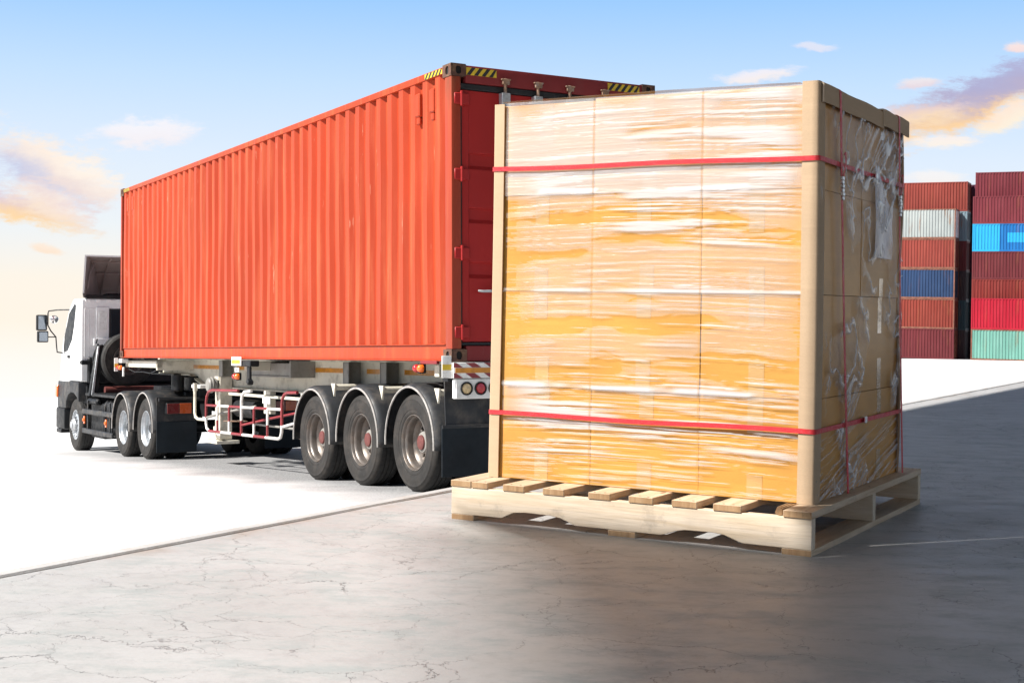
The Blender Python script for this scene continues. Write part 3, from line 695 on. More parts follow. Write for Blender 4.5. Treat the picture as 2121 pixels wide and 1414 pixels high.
def semi_trailer():
    off = (1.22, 2.16, zg(2.16))
    r = lorry_root('semi_trailer', off, 'cream skeletal semi trailer with three axles and red white side guard', 'trailer')
    B = lambda mb, n, m, **k: mb.build(n, m if isinstance(m, list) else M[m], r, off, **k)
    # main beams
    low = [(0.12, -0.50), (0.12, -0.44), (4.2, -0.44), (8.6, -0.44), (9.75, -0.43), (10.45, -0.27), (12.2, -0.26)]
    for x in (0.75, 1.67):
        poly = [(0.12, -0.035)] + [(0.12, -0.44)] + low[3:] + [(12.2, -0.035)]
        b = MB().prism(poly, 0, x, x + 0.02)
        fl = [(0.1, -0.44)] + low[3:]
        pts = [(p[0], p[1]) for p in fl] + [(p[0], p[1] - 0.022) for p in fl[::-1]]
        b.prism(pts, 0, x - 0.075, x + 0.095); b.box((x - 0.075, 0.1, -0.034), (x + 0.095, 12.25, -0.014))
        B(b, 'main_beam', 'cream', bevel=0.003)
    t = MB()
    for a, bb in ((0.62, 2.58), (2.92, 3.62), (4.0, 5.25), (6.85, 8.35), (8.7, 11.9)): t.box((0.746, a, -0.176), (0.7495, bb, -0.118))
    B(t, 'reflective_tape', 'amber_tape', smooth=0)
    for y in (8.53, 3.82, 2.75, 0.9):
        s = MB().box((0.58, y - 0.012, -0.43), (0.748, y + 0.012, -0.036)); s.box((0.56, y - 0.07, -0.43), (0.58, y + 0.07, -0.036)); s.box((0.58, y + 0.125, -0.43), (0.748, y + 0.145, -0.036))
        B(s, 'stiffener', 'grey_paint', bevel=0.003)
    for y in (0.5, 1.5, 2.9, 4.3, 6.1, 7.4, 9.0, 10.4, 12.1):
        o_ = y in (0.5, 6.1, 12.1); B(MB().box((0.09 if o_ else 0.78, y - 0.05, -0.16), (2.35 if o_ else 1.66, y + 0.05, -0.037)), 'cross_member', 'cream', bevel=0.004)
    B(MB().box((0.42, 5.32, -0.235), (0.746, 6.78, -0.055)).box((0.40, 5.28, -0.25), (0.43, 6.82, -0.225)).box((0.40, 5.26, -0.25), (0.746, 5.3, -0.02)), 'side_box', 'grey_paint', bevel=0.006)
    B(MB().lathe([(0.05, 0), (0.05, -0.008), (0, -0.012)], (0.745, 11.15, -0.15), 0, 20), 'side_reflector', 'dark_red_lens')
    B(MB().box((0.1, 10.3, -0.16), (0.2, 12.2, -0.05)).box((0.1, 10.3, -0.2), (0.7, 10.36, -0.05)), 'front_bolster', 'cream', bevel=0.005)
    B(MB().tube([(0.12, 12.1, -0.19), (0.1, 11.6, -0.24), (0.1, 11.1, -0.23), (0.1, 10.7, -0.25), (0.1, 10.35, -0.2)], 0.008, 6), 'air_line', 'dark')
    # running gear
    for i, y in enumerate((0.86, 2.16, 3.46)):
        z = zg(y) + 0.5
        B(MB().cyl((0.3, y, z), (2.14, y, z), 0.075, 16), 'axle', 'dark')
        for side, x in ((-1, -0.0), (1, 2.44)):
            wheel(r, x, y, z, side, 'dish', off)
            wheel(r, x - side * 0.34 * 1, y, z, side, 'inner', off)
        fender(r, y, z - 0.005, off, -0.045, 0.62, 0.6, tail=None)
        fender(r, y, z - 0.005, off, 2.485, 1.82, 0.6)
        k = MB().cyl((0.05, y + 0.79 - 0.86 + 0.07 - 0.5 + 0.02, -0.315), (0.55, y - 0.48, -0.315), 0.035, 12)
        B(k, 'guard_bracket', 'cream'); 
        gus = MB().prism([(-0.275, y - 0.44), (-0.275, y - 0.52), (-0.42, y - 0.49), (-0.4, y - 0.455)], 0, 0.02, 0.045) if False else MB().add([(0.03, y - 0.53, -0.27), (0.03, y - 0.42, -0.27), (0.03, y - 0.50, -0.42), (0.05, y - 0.53, -0.27), (0.05, y - 0.42, -0.27), (0.05, y - 0.50, -0.42)], [(0, 1, 2), (5, 4, 3), (0, 3, 4, 1), (1, 4, 5, 2), (2, 5, 3, 0)])
        gus.cyl((0.04, y - 0.47, -0.315), (0.62, y - 0.47, -0.315), 0.036, 12)
        B(gus, 'guard_bracket', 'cream')
    # suspension block, dark stuff between wheels
    B(MB().box((0.66, 0.2, -0.9), (0.84, 4.0, -0.462)).box((1.6, 0.2, -0.9), (1.78, 4.0, -0.462)), 'suspension', 'dark', bevel=0.02)
    B(MB().box((0.85, 2.5, -0.85), (1.55, 3.1, -0.55)), 'air_tank', 'dark', bevel=0.1, seg=3)
    # rear mud flaps
    for xa, xb in ((0.0, 0.66), (1.78, 2.44)):
        f = MB().prism([(0.262, -0.10), (0.25, -0.4), (0.232, -0.66), (0.243, -0.66), (0.262, -0.4), (0.275, -0.10)], 0, xa + 0.05, xb - 0.03); B(f, 'mudguard_apron', 'fender', bevel=0.002)
        f = MB().box((xa - 0.0, 0.215, -1.135), (xb, 0.229, -0.635)); B(f, 'mud_flap', 'flap', bevel=0.003)
        f = MB().box((xa, 0.205, -0.66), (xb, 0.214, -0.625)); B(f, 'flap_strip', 'fender', bevel=0.002)
    # rear bumper
    b = MB().box((0.0, -0.03, -0.165), (2.44, 0.09, -0.012)); L = 2.44
    bump = B(b, 'rear_bumper', 'white_plate', bevel=0.006)
    s = MB()
    for (z0, h) in ((-0.06, 0.046), (-0.163, 0.048)): stripes(s, (0.0, -0.031, z0), (1, 0, 0), (0, 0, 1), 2.44, h, 12, -0.075, 0, 0.002)
    ob = s.build('red_chevrons', M['red_tube'], bump, off, smooth=0)
    ob = MB().box((0.02, -0.035, -0.113), (2.42, -0.031, -0.064)).build('reflective_tape', M['amber_tape'], bump, off, smooth=0)
    B(MB().box((0.0, 0.091, -0.2), (2.44, 0.2, -0.02)), 'rear_beam', 'dark', bevel=0.004)
    for x in (-0.11, 2.44):
        pl = B(MB().box((x, 0.0, -0.16), (x + 0.105, 0.012, 0.055)), 'end_marker', 'white_plate', bevel=0.012, seg=2)
        MB().box((x + 0.004, -0.003, -0.085), (x + 0.101, -0.0005, -0.03)).build('yellow_band', M['yellow'], pl, off, smooth=0)
    # tail lamp boxes
    for x0 in (0.03, 1.81):
        lb = B(MB().box((x0, -0.02, -0.365), (x0 + 0.6, 0.06, -0.172)), 'lamp_box', 'white_plate', bevel=0.008)
        for k, mm in enumerate(('cream_lens', 'red_lens', 'amber')):
            cx = x0 + 0.115 + 0.155 * k
            MB().lathe([(0.066, 0.02), (0.066, -0.014), (0.056, -0.018), (0.052, -0.006)], (cx, -0.02, -0.265), 1, 24).build('lamp_rim', M['black'], lb, off)
            MB().lathe([(0.053, -0.004), (0.045, -0.014), (0.0, -0.02)], (cx, -0.02, -0.265), 1, 24).build('lamp', M[mm], lb, off)
    # side markers and twist locks
    lamp_pair(r, -0.02, 0.66, -0.075, off)
    B(MB().box((-0.015, 0.3, -0.03), (0.02, 0.66, 0.004)), 'lamp_bracket', 'header', bevel=0.003)
    lamp_pair(r, -0.03, 6.12, -0.235, off)
    pl = B(MB().box((-0.05, 5.9, -0.09), (-0.038, 6.28, 0.03)), 'side_marker', 'white_plate', bevel=0.01)
    MB().box((-0.054, 5.93, -0.06), (-0.0505, 6.25, -0.01)).build('yellow_band', M['yellow'], pl, off, smooth=0)
    B(MB().box((-0.03, 5.6, -0.10), (0.1, 5.98, -0.02)).box((-0.02, 5.66, -0.32), (0.02, 5.76, -0.1)).box((-0.05, 5.62, -0.33), (0.03, 5.7, -0.27), rot=(0.5, 0, 0)), 'twist_lock', 'dark', bevel=0.01)
    pt = B(MB().box((-0.044, 6.0, -0.175), (-0.034, 6.16, -0.115)), 'small_plate', 'white_plate', bevel=0.004)
    text('A/5', 'lettering', 0.05, M['tape_black'], pt, (-0.0455, 6.08, -0.145), (PI / 2, 0, -PI / 2), off, 0.0006)
    lamp_pair(r, -0.02, 12.12, -0.17, off)
    pl = B(MB().box((-0.09, 12.22, -0.235), (-0.02, 12.235, -0.005)), 'front_marker', 'white_plate', bevel=0.008)
    MB().box((-0.088, 12.2165, -0.16), (-0.022, 12.2195, -0.10)).build('yellow_band', M['yellow'], pl, off, smooth=0)
    B(MB().box((-0.02, 12.02, -0.09), (0.1, 12.2, -0.02)).box((-0.012, 11.96, -0.32), (0.02, 12.0, -0.16)), 'front_lock', 'white_plate', bevel=0.008)
    # landing leg
    lg = MB().box((0.28, 7.72, -1.17), (0.46, 7.94, -0.27)); lg.box((0.26, 7.74, -0.32), (0.6, 7.92, -0.26)); lg.box((0.2, 7.62, -1.235), (0.54, 8.3, -1.19)); lg.box((0.3, 7.98, -1.2), (0.38, 8.08, -1.0)); lg.box((0.27, 7.82, -1.0), (0.275, 7.86, -0.4))
    B(lg, 'landing_leg', 'cream', bevel=0.008)
    B(MB().box((1.98, 7.72, -1.17), (2.16, 7.94, -0.27)).box((1.9, 7.62, -1.235), (2.24, 8.3, -1.19)), 'landing_leg', 'cream', bevel=0.008)
    ch = MB().lathe([(0.0, 0.0), (0.085, 0.0), (0.105, 0.02), (0.105, 0.05), (0.115, 0.055), (0.115, 0.07), (0.1, 0.08), (0.1, 0.12), (0.05, 0.15), (0, 0.15)], (0.12, 7.82, -0.385), 0, 28)
    B(ch, 'brake_chamber', 'grey_paint')
    B(MB().box((0.1, 8.1, -0.44), (0.3, 8.5, -0.39)), 'small_plate', 'white_plate', bevel=0.004)
    # side guard in red and white tube
    g = MB(); tr = 0.0195
    x = -0.01
    fr = [(6.11, -0.425), (7.22, -0.445), (7.36, -0.47), (7.44, -0.54), (7.465, -0.62), (7.468, -0.84), (7.465, -0.92), (7.43, -0.99), (7.34, -1.02), (7.24, -1.022)]
    g.tube([(x, a, b) for a, b in fr], tr, 12, mis=[1, 1, 1, 1, 1, 0, 0, 0, 1, 1])
    n = 6; bot = [(7.24 - (7.24 - 4.62) * i / n, -1.022 + 0.03 * i / n) for i in range(n + 1)]
    g.tube([(x, a, b) for a, b in bot], tr, 12, mis=[1, 0, 1, 0, 1, 0, 0])
    fr2 = [(4.62, -0.992), (4.54, -0.97), (4.5, -0.9), (4.497, -0.82), (4.495, -0.56), (4.47, -0.48), (4.40, -0.43), (4.31, -0.41), (3.98, -0.40)]
    g.tube([(x, a, b) for a, b in fr2], tr, 12, mis=[0, 0, 0, 1, 1, 1, 1, 1, 1])
    n = 6; mid = [(7.46 - (7.46 - 4.50) * i / n, -0.663 + 0.04 * i / n) for i in range(n + 1)]
    g.tube([(x + 0.004, a, b) for a, b in mid], tr * 0.9, 12, mis=[1, 0, 1, 0, 1, 0, 1])
    for (y, t_, c1, c2) in ((6.97, -0.67, 0, 1), (6.48, -0.662, 1, 0), (5.5, -0.645, 1, 0), (5.0, -0.635, 0, 1)):
        g.tube([(x, y, t_), (x, y, (t_ - 1.0) / 2 - 0.02), (x, y, -1.0)], tr * 0.85, 10, mis=[c1, c2, c2])
    g.tube([(x, 5.98, -1.0), (x, 5.98, -0.82), (x, 5.98, -0.56), (x, 5.95, -0.48), (x, 5.86, -0.435), (x, 5.6, -0.42)], tr, 12, mis=[1, 0, 0, 0, 0, 0])
    g.tube([(x, 7.46, -0.84), (0.12, 7.1, -0.76), (0.42, 6.6, -0.66)], tr * 0.85, 10, mi=2)
    g.tube([(x, 5.97, -0.88), (0.2, 5.3, -0.76), (0.42, 4.75, -0.66)], tr * 0.85, 10, mi=1)
    g.tube([(x, 4.5, -0.84), (0.05, 4.2, -0.78), (0.1, 3.98, -0.74)], tr * 0.85, 10, mi=0)
    g.tube([(0.5, 6.9, -0.92), (0.5, 5.0, -0.92)], tr * 0.8, 10, mi=2)
    B(g, 'side_guard', [M['white_tube'], M['red_tube'], M['grey_paint']])
    B(MB().tube([(-0.01, 7.99, -0.46), (-0.01, 7.99, -0.78), (-0.01, 7.95, -0.85), (-0.01, 7.85, -0.875), (-0.01, 7.49, -0.872)], 0.021, 10).box((-0.03, 7.96, -0.47), (0.02, 8.02, -0.36)), 'guard_arm', 'cream')
    B(MB().box((0.4, 4.9, -0.535), (0.44, 7.9, -0.495)).box((0.42, 6.05, -0.75), (0.5, 6.3, -0.44)).box((0.42, 4.7, -0.72), (0.5, 4.95, -0.44)).box((0.42, 4.3, -1.0), (0.5, 4.5, -0.44)), 'guard_frame', 'cream', bevel=0.005)
    p = B(MB().box((0.29, 5.7, -0.6), (0.3, 6.0, -0.515)), 'small_plate', 'white_plate', bevel=0.004)
    text('11', 'lettering', 0.075, M['tape_black'], p, (0.2885, 5.85, -0.557), (PI / 2, 0, -PI / 2), off, 0.0006, 0.25)
    # equipment behind the guard
    B(MB().box((0.9, 4.4, -0.95), (1.5, 6.0, -0.5)), 'equipment_box', 'dark', bevel=0.02)
    B(MB().cyl((0.55, 6.8, -0.72), (0.55, 7.6, -0.72), 0.13, 18), 'air_tank', 'dark')
    B(MB().box((0.5, 4.62, -1.14), (1.6, 4.66, -0.6)), 'front_flap', 'flap', bevel=0.003)
    B(MB().box((0.05, 6.6, -0.87), (0.3, 6.9, -0.86)).box((0.12, 4.1, -0.98), (0.4, 4.4, -0.8)), 'tool_bracket', 'ruststeel', bevel=0.004)
    B(MB().cyl((1.22, 11.7, -0.6), (1.22, 11.7, -0.28), 0.06, 12).box((0.55, 10.9, -0.29), (1.9, 12.2, -0.27)), 'king_pin', 'dark')
semi_trailer()

def truck_tractor():
    off = (1.22, 11.3, zg(11.3))
    r = lorry_root('truck_tractor', off, 'white day cab tractor unit with tall roof deflector pulling the trailer', 'truck')
    B = lambda mb, n, m, **k: mb.build(n, m if isinstance(m, list) else M[m], r, off, **k)
    # cab shell: side profile extruded, rounded
    prof = [(15.1, -0.47), (15.1, 1.12), (15.74, 1.13), (16.12, 0.93), (16.52, 0.45), (16.76, 0.02), (16.86, -0.5), (16.86, -0.95), (16.5, -0.95), (16.35, -0.6), (16.0, -0.47)]
    cab = B(MB().prism(prof, 0, 0.02, 2.42), 'cab', 'white', bevel=0.05, seg=3)
    S = lambda mb, n, m, **k: mb.build(n, m if isinstance(m, list) else M[m], cab, off, **k)
    S(MB().prism([(15.5, 1.0), (15.62, 1.03), (16.06, 0.86), (16.44, 0.40), (16.52, 0.2), (16.5, 0.1), (16.2, 0.12), (15.82, 0.34), (15.66, 0.6)], 0, 0.014, 0.03), 'side_window', 'glass', bevel=0.003)
    S(MB().prism([(15.98, -0.02), (16.14, -0.02), (16.14, 0.04), (15.98, 0.04)], 0, -0.004, 0.02), 'door_handle', 'dark', bevel=0.01)
    S(MB().box((0.08, 15.094, 0.92), (2.36, 15.105, 0.935)).box((0.08, 15.094, 0.0), (0.095, 15.105, 0.935)).box((0.16, 15.096, -0.02), (0.175, 15.103, 0.9)), 'seam_rib', 'white', bevel=0.004)
    rw = MB().box((0.58, 15.08, 0.40), (1.86, 15.098, 0.90)); S(rw, 'rear_window', 'glass', bevel=0.009)
    S(MB().box((0.55, 15.085, 0.37), (1.89, 15.0985, 0.93)), 'window_seal', 'black', bevel=0.006)
    S(MB().box((0.30, 15.07, 0.30), (0.54, 15.0985, 0.96)).box((0.25, 15.05, 0.22), (2.19, 15.0985, 0.36)), 'rear_panel', 'white', bevel=0.02, seg=3)
    S(MB().box((0.345, 15.064, 0.52), (0.50, 15.0695, 0.88)), 'recess_panel', 'brownin' if False else 'white_plate', bevel=0.003)
    S(MB().lathe([(0.03, 0.0), (0.03, -0.006), (0.0, -0.008)], (0.36, 15.095, 0.18), 1, 16), 'cable_grommet', 'hole')
    n = 12; vs_ = MB()
    for i in range(n): vs_.box((0.1 + i * 0.19, 15.085, 1.06), (0.2 + i * 0.19, 15.0985, 1.11))
    S(vs_, 'roof_rib', 'white', bevel=0.015)
    # side fairing below the door: mudguard, bumper, lights
    arch = MB().prism([(15.15, -0.475), (16.86, -0.475), (16.9, -0.6), (16.92, -1.0), (16.2, -1.0), (16.16, -0.85), (16.02, -0.74), (15.8, -0.68), (15.55, -0.69), (15.3, -0.76), (15.16, -0.85)], 0, -0.01, 0.5)
    B(arch, 'wheel_arch', 'fender', bevel=0.02, seg=2)
    arch = MB().prism([(15.15, -0.475), (16.86, -0.475), (16.9, -0.6), (16.92, -1.0), (16.2, -1.0), (16.16, -0.85), (16.02, -0.74), (15.8, -0.68), (15.55, -0.69), (15.3, -0.76), (15.16, -0.85)], 0, 1.94, 2.45)
    B(arch, 'wheel_arch', 'fender', bevel=0.02, seg=2)
    B(MB().box((-0.02, 16.28, -1.42), (2.46, 17.0, -1.0)), 'front_bumper', 'dark', bevel=0.04, seg=2)
    B(MB().box((-0.03, 16.5, -1.5), (0.4, 16.9, -1.42)), 'step', 'dark', bevel=0.01)
    B(MB().prism([(16.80, -0.56), (16.93, -0.56), (16.95, -0.78), (16.84, -0.8)], 0, -0.045, 0.04), 'indicator_lamp', 'amber', bevel=0.012)
    # roof deflector
    d = MB()
    t = 0.03
    top = [(15.04, 1.95, 0.07), (15.3, 1.90, 0.2), (15.62, 1.70, 0.38), (15.95, 1.36, 0.52), (16.1, 1.1, 0.6)]
    lowl = [(15.04, 1.22, 0.03), (15.08, 1.14, 0.05), (15.3, 1.12, 0.18), (15.7, 1.12, 0.40), (16.1, 1.09, 0.6)]
    for i in range(len(top) - 1):
        (a, za, xa), (b2, zb, xb) = top[i], top[i + 1]; (c_, zc, xc), (e_, ze, xe) = lowl[i], lowl[i + 1]
        d.add([(xa, a, za), (2.44 - xa, a, za), (2.44 - xb, b2, zb), (xb, b2, zb)], [(0, 1, 2, 3)], 0)
        d.add([(xa + t, a, za - t), (2.44 - xa - t, a, za - t), (2.44 - xb - t, b2 - t, zb - t), (xb + t, b2 - t, zb - t)], [(3, 2, 1, 0)], 1)
        for sd_ in (0, 1):
            f = (lambda x: x) if sd_ == 0 else (lambda x: 2.44 - x)
            d.add([(f(xc), c_, zc), (f(xa), a, za), (f(xb), b2, zb), (f(xe), e_, ze)], [(0, 1, 2, 3)], 0)
            d.add([(f(xc + t), c_, zc), (f(xa + t), a, za - t), (f(xb + t), b2 - t, zb - t), (f(xe + t), e_, ze)], [(3, 2, 1, 0)], 1)
    d.add([(0.07, 15.04, 1.95), (2.37, 15.04, 1.95), (2.34, 15.04, 1.92), (0.10, 15.04, 1.92)], [(0, 1, 2, 3)], 0)
    for f in (lambda x: x, lambda x: 2.44 - x): d.add([(f(0.03), 15.04, 1.22), (f(0.07), 15.04, 1.95), (f(0.10), 15.04, 1.92), (f(0.06), 15.04, 1.22)], [(0, 1, 2, 3)], 0)
    de = B(d, 'roof_deflector', [M['white'], M['brownin']], smooth=60)
    rb = MB()
    for x in (0.6, 0.95, 1.5, 1.84):
        rb.tube([(x, 15.1, 1.9), (x, 15.3, 1.855), (x, 15.6, 1.655), (x, 15.9, 1.32), (x, 16.0, 1.14)], 0.018, 6)
    rb.tube([(0.26, 15.33, 1.84), (2.18, 15.33, 1.84)], 0.018, 6); rb.tube([(0.44, 15.62, 1.63), (2.0, 15.62, 1.63)], 0.018, 6)
    rb.tube([(0.14, 15.12, 1.3), (0.2, 15.2, 1.6), (0.32, 15.33, 1.8)], 0.018, 6)
    rb.build('inner_rib', M['brownin'], de, off)
    MB().box((0.62, 15.45, 1.14), (1.82, 15.85, 1.24)).box((0.1, 15.06, 1.125), (2.34, 15.1, 1.19)).build('deflector_mount', M['dark'], de, off, bevel=0.01)
    # mirrors
    mm = MB().tube([(0.03, 16.05, 0.93), (-0.16, 16.3, 0.93), (-0.3, 16.42, 0.91), (-0.31, 16.43, 0.86), (-0.31, 16.43, 0.63), (-0.25, 16.45, 0.52), (-0.14, 16.5, 0.4), (-0.12, 16.52, 0.2), (-0.1, 16.56, 0.1), (0.04, 16.62, 0.08)], 0.013, 8)
    mm.tube([(-0.31, 16.43, 0.67), (-0.38, 16.45, 0.67)], 0.012, 6); mm.tube([(-0.14, 16.5, 0.4), (-0.36, 16.46, 0.4)], 0.012, 6)
    arm = B(mm, 'mirror_arm', 'dark')
    def mirror(cx, cy_, cz, w, h, rz):
        q = MB().box((cx - w / 2, cy_ - 0.03, cz - h / 2), (cx + w / 2, cy_ + 0.06, cz + h / 2), rot=(0, 0, rz), piv=(cx, cy_, cz))
        o = B(q, 'mirror', 'dark', bevel=0.028, seg=3)
        MB().box((cx - w / 2 + 0.022, cy_ - 0.035, cz - h / 2 + 0.022), (cx + w / 2 - 0.022, cy_ - 0.031, cz + h / 2 - 0.022), rot=(0, 0, rz), piv=(cx, cy_, cz)).build('mirror_glass', M['mirror'], o, off, bevel=0.0015)
    mirror(-0.42, 16.46, 0.68, 0.205, 0.31, 0.12); mirror(-0.40, 16.45, 0.405, 0.21, 0.225, 0.12)
    q = MB().lathe([(0.0, -0.01), (0.07, 0.0), (0.085, 0.02), (0.07, 0.06), (0.0, 0.085)], (-0.2, 16.36, 0.74), 1, 24)
    B(q, 'round_mirror', 'chrome')
    # chassis
    B(MB().box((0.78, 9.9, -0.95), (0.88, 15.9, -0.68)).box((1.56, 9.9, -0.95), (1.66, 15.9, -0.68)).box((0.7, 14.0, -1.2), (1.75, 16.3, -0.7)), 'chassis_rail', 'dark', bevel=0.01)
    B(MB().box((0.14, 15.05, -0.5), (2.3, 15.6, 0.0)).box((0.12, 15.12, -0.9), (2.32, 15.6, -0.5)), 'engine_cover', 'dark', bevel=0.03)
    B(MB().box((0.02, 15.04, -0.14), (0.2, 15.2, -0.06)).cyl((0.25, 15.03, -0.1), (0.25, 15.1, -0.1), 0.03), 'cab_latch', 'dark', bevel=0.01)
    B(MB().tube([(0.3, 15.0, -0.1), (0.26, 14.95, -0.22), (0.33, 14.92, -0.28), (0.45, 14.9, -0.25)], 0.008, 6), 'cab_cable', 'galv')
    # spare wheel stand behind the cab
    sp = empty('spare_wheel', r, (0.72 - off[0], 14.3 - off[1], -0.05 - off[2])); sp.rotation_euler = (0, 0, PI / 2)
    for nme in ('tyre', 'rim'):
        c = MESH['dish'][nme].copy(); C.objects.link(c); c.parent = sp
    arm = MB().add([(0.16, 14.22, 0.22), (0.28, 14.22, 0.22), (0.16, 14.22, -0.72), (0.06, 14.22, -0.72)], [(0, 1, 2, 3)])
    arm = MB().prism([(0.16, 0.22), (0.28, 0.24), (0.3, 0.1), (0.18, -0.72), (0.02, -0.72)], 1, 14.44, 14.54)
    arm.box((0.1, 14.36, -0.74), (2.2, 14.6, -0.66)); arm.prism([(2.16, 0.22), (2.28, 0.24), (2.3, 0.1), (2.38, -0.72), (2.18, -0.72)], 1, 14.44, 14.54)
    B(arm, 'spare_wheel_stand', 'dark', bevel=0.012)
    B(MB().prism([(0.165, 0.2), (0.20, 0.21), (0.10, -0.7), (0.055, -0.7)], 1, 14.40, 14.435), 'stand_strip', 'galv', bevel=0.004)
    B(MB().tube([(0.2, 14.5, 0.25), (0.14, 14.5, 0.1), (0.12, 14.55, -0.02), (0.16, 14.6, -0.2), (0.12, 14.7, -0.35)], 0.02, 8).tube([(0.16, 14.5, 0.26), (0.17, 14.46, 0.34)], 0.014, 6), 'air_hose', 'dark')
    B(MB().cyl((0.35, 14.6, -0.62), (1.6, 14.6, -0.62), 0.07, 12), 'cross_tube', 'hub')
    # catwalk, batteries, tank and side rails between the axles
    B(MB().box((0.06, 12.75, -0.72), (2.38, 14.9, -0.67)), 'catwalk', 'dark', bevel=0.006)
    B(MB().box((0.12, 12.95, -1.42), (0.75, 13.75, -0.8)), 'fuel_tank', 'dark', bevel=0.06, seg=3)
    tk = MB()
    for y in (13.1, 13.35, 13.6): tk.tube([(0.11, y, -1.4), (0.105, y, -0.9), (0.15, y, -0.79), (0.5, y, -0.785)], 0.018, 8)
    B(tk, 'tank_strap', 'fender')
    B(MB().box((0.16, 13.9, -1.5), (0.8, 14.85, -0.85)).cyl((0.12, 14.1, -0.82), (0.12, 14.8, -0.82), 0.06, 14), 'battery_box', 'dark', bevel=0.03)
    rl = MB()
    for z in (-1.0, -1.36): rl.box((0.0, 12.72, z - 0.05 - 0.008), (0.04, 14.9, z + 0.045 - 0.01))
    rl.box((0.03, 13.0, -1.36), (0.06, 13.05, -0.8)); rl.box((0.03, 14.6, -1.36), (0.06, 14.65, -0.8))
    B(rl, 'side_rail', 'fender', bevel=0.012)
    for y in (13.15, 14.75): B(MB().lathe([(0.035, 0), (0.03, -0.02), (0, -0.025)], (-0.002, y, -1.17), 0, 14).box((0.0, y - 0.04, -1.24), (0.02, y + 0.04, -1.1)), 'side_reflector', 'amber', bevel=0.003)
    B(MB().box((0.55, 10.3, -0.66), (1.9, 11.9, -0.55)).box((0.6, 10.2, -0.55), (1.84, 10.5, -0.3)), 'fifth_wheel', 'dark', bevel=0.02)
    B(MB().box((0.7, 10.0, -0.68), (1.74, 12.6, -0.5)), 'rear_deck', 'dark', bevel=0.01)
    B(MB().cyl((0.45, 10.35, -0.52), (0.45, 10.35, -0.28), 0.1, 14), 'gear_canister', 'dark')
    # wheels
    for y in (10.62, 11.99):
        z = zg(y) + 0.5
        B(MB().cyl((0.3, y, z), (2.14, y, z), 0.09, 16), 'axle', 'dark')
        for side, x in ((-1, 0.0), (1, 2.44)):
            wheel(r, x, y, z, side, 'alu', off); wheel(r, x - side * 0.34, y, z, side, 'inner', off)
        fender(r, y, z, off, -0.04, 0.62, 0.605); fender(r, y, z, off, 2.48, 1.82, 0.605)
    z = zg(15.58) + 0.5
    for side, x in ((-1, 0.03), (1, 2.41)): wheel(r, x, 15.58, z, side, 'front', off)
    B(MB().cyl((0.3, 15.58, z), (2.14, 15.58, z), 0.07, 14), 'axle', 'dark')
    for xa, xb in ((0.0, 0.64), (1.8, 2.44)):
        B(MB().box((xa, 9.985, -1.02), (xb, 10.0, -0.62)), 'mudguard_apron', 'fender', bevel=0.003)
        B(MB().box((xa, 9.965, -1.5), (xb + 0.01, 9.98, -1.01)), 'mud_flap', 'flap', bevel=0.003)
    B(MB().cyl((0.02, 9.93, -0.66), (2.42, 9.93, -0.66), 0.03, 12), 'lamp_bar', 'dark')
    for x0 in (0.12, 1.9):
        o = B(MB().box((x0, 9.86, -0.89), (x0 + 0.42, 9.95, -0.71)), 'tail_lamp', 'dark', bevel=0.012)
        MB().box((x0 + 0.015, 9.845, -0.88), (x0 + 0.205, 9.859, -0.72)).build('red_lens', M['dark_red_lens'], o, off, bevel=0.004)
        MB().box((x0 + 0.215, 9.845, -0.88), (x0 + 0.405, 9.859, -0.72)).build('amber_lens', mat('deep_amber_lens', (0.42, 0.07, 0.012), 0.25, coat=0.5), o, off, bevel=0.004)
truck_tractor()

# ------------------------------------------------------------------ pallet and its load (x along the lit face, near corner at 0; y into the load along the shaded face)
PN, PYAW = Vector((0.98218, 4.50106, 0)), -0.51763
PLX, PLY = 1.3765, 1.4696
U0, U1, V0, V1, Z0, Z1 = -1.311, -0.0445, 0.155, 1.292, 0.1462, 1.563
def proot(name, label=None, cat=None, group=None, loc=(0, 0, 0)):
    o = empty(name); o.rotation_euler = (0, 0, PYAW); o.location = PN + Euler((0, 0, PYAW)).to_matrix() @ Vector(loc)
    return tag(o, label, cat, group)
def pobj(mb, name, m, label=None, cat=None, group=None, loc=(0, 0, 0), **k):
    o = mb.build(name, m, None, loc, **k); o.rotation_euler = (0, 0, PYAW)
    o.location = PN + Euler((0, 0, PYAW)).to_matrix() @ Vector(loc); return tag(o, label, cat, group)

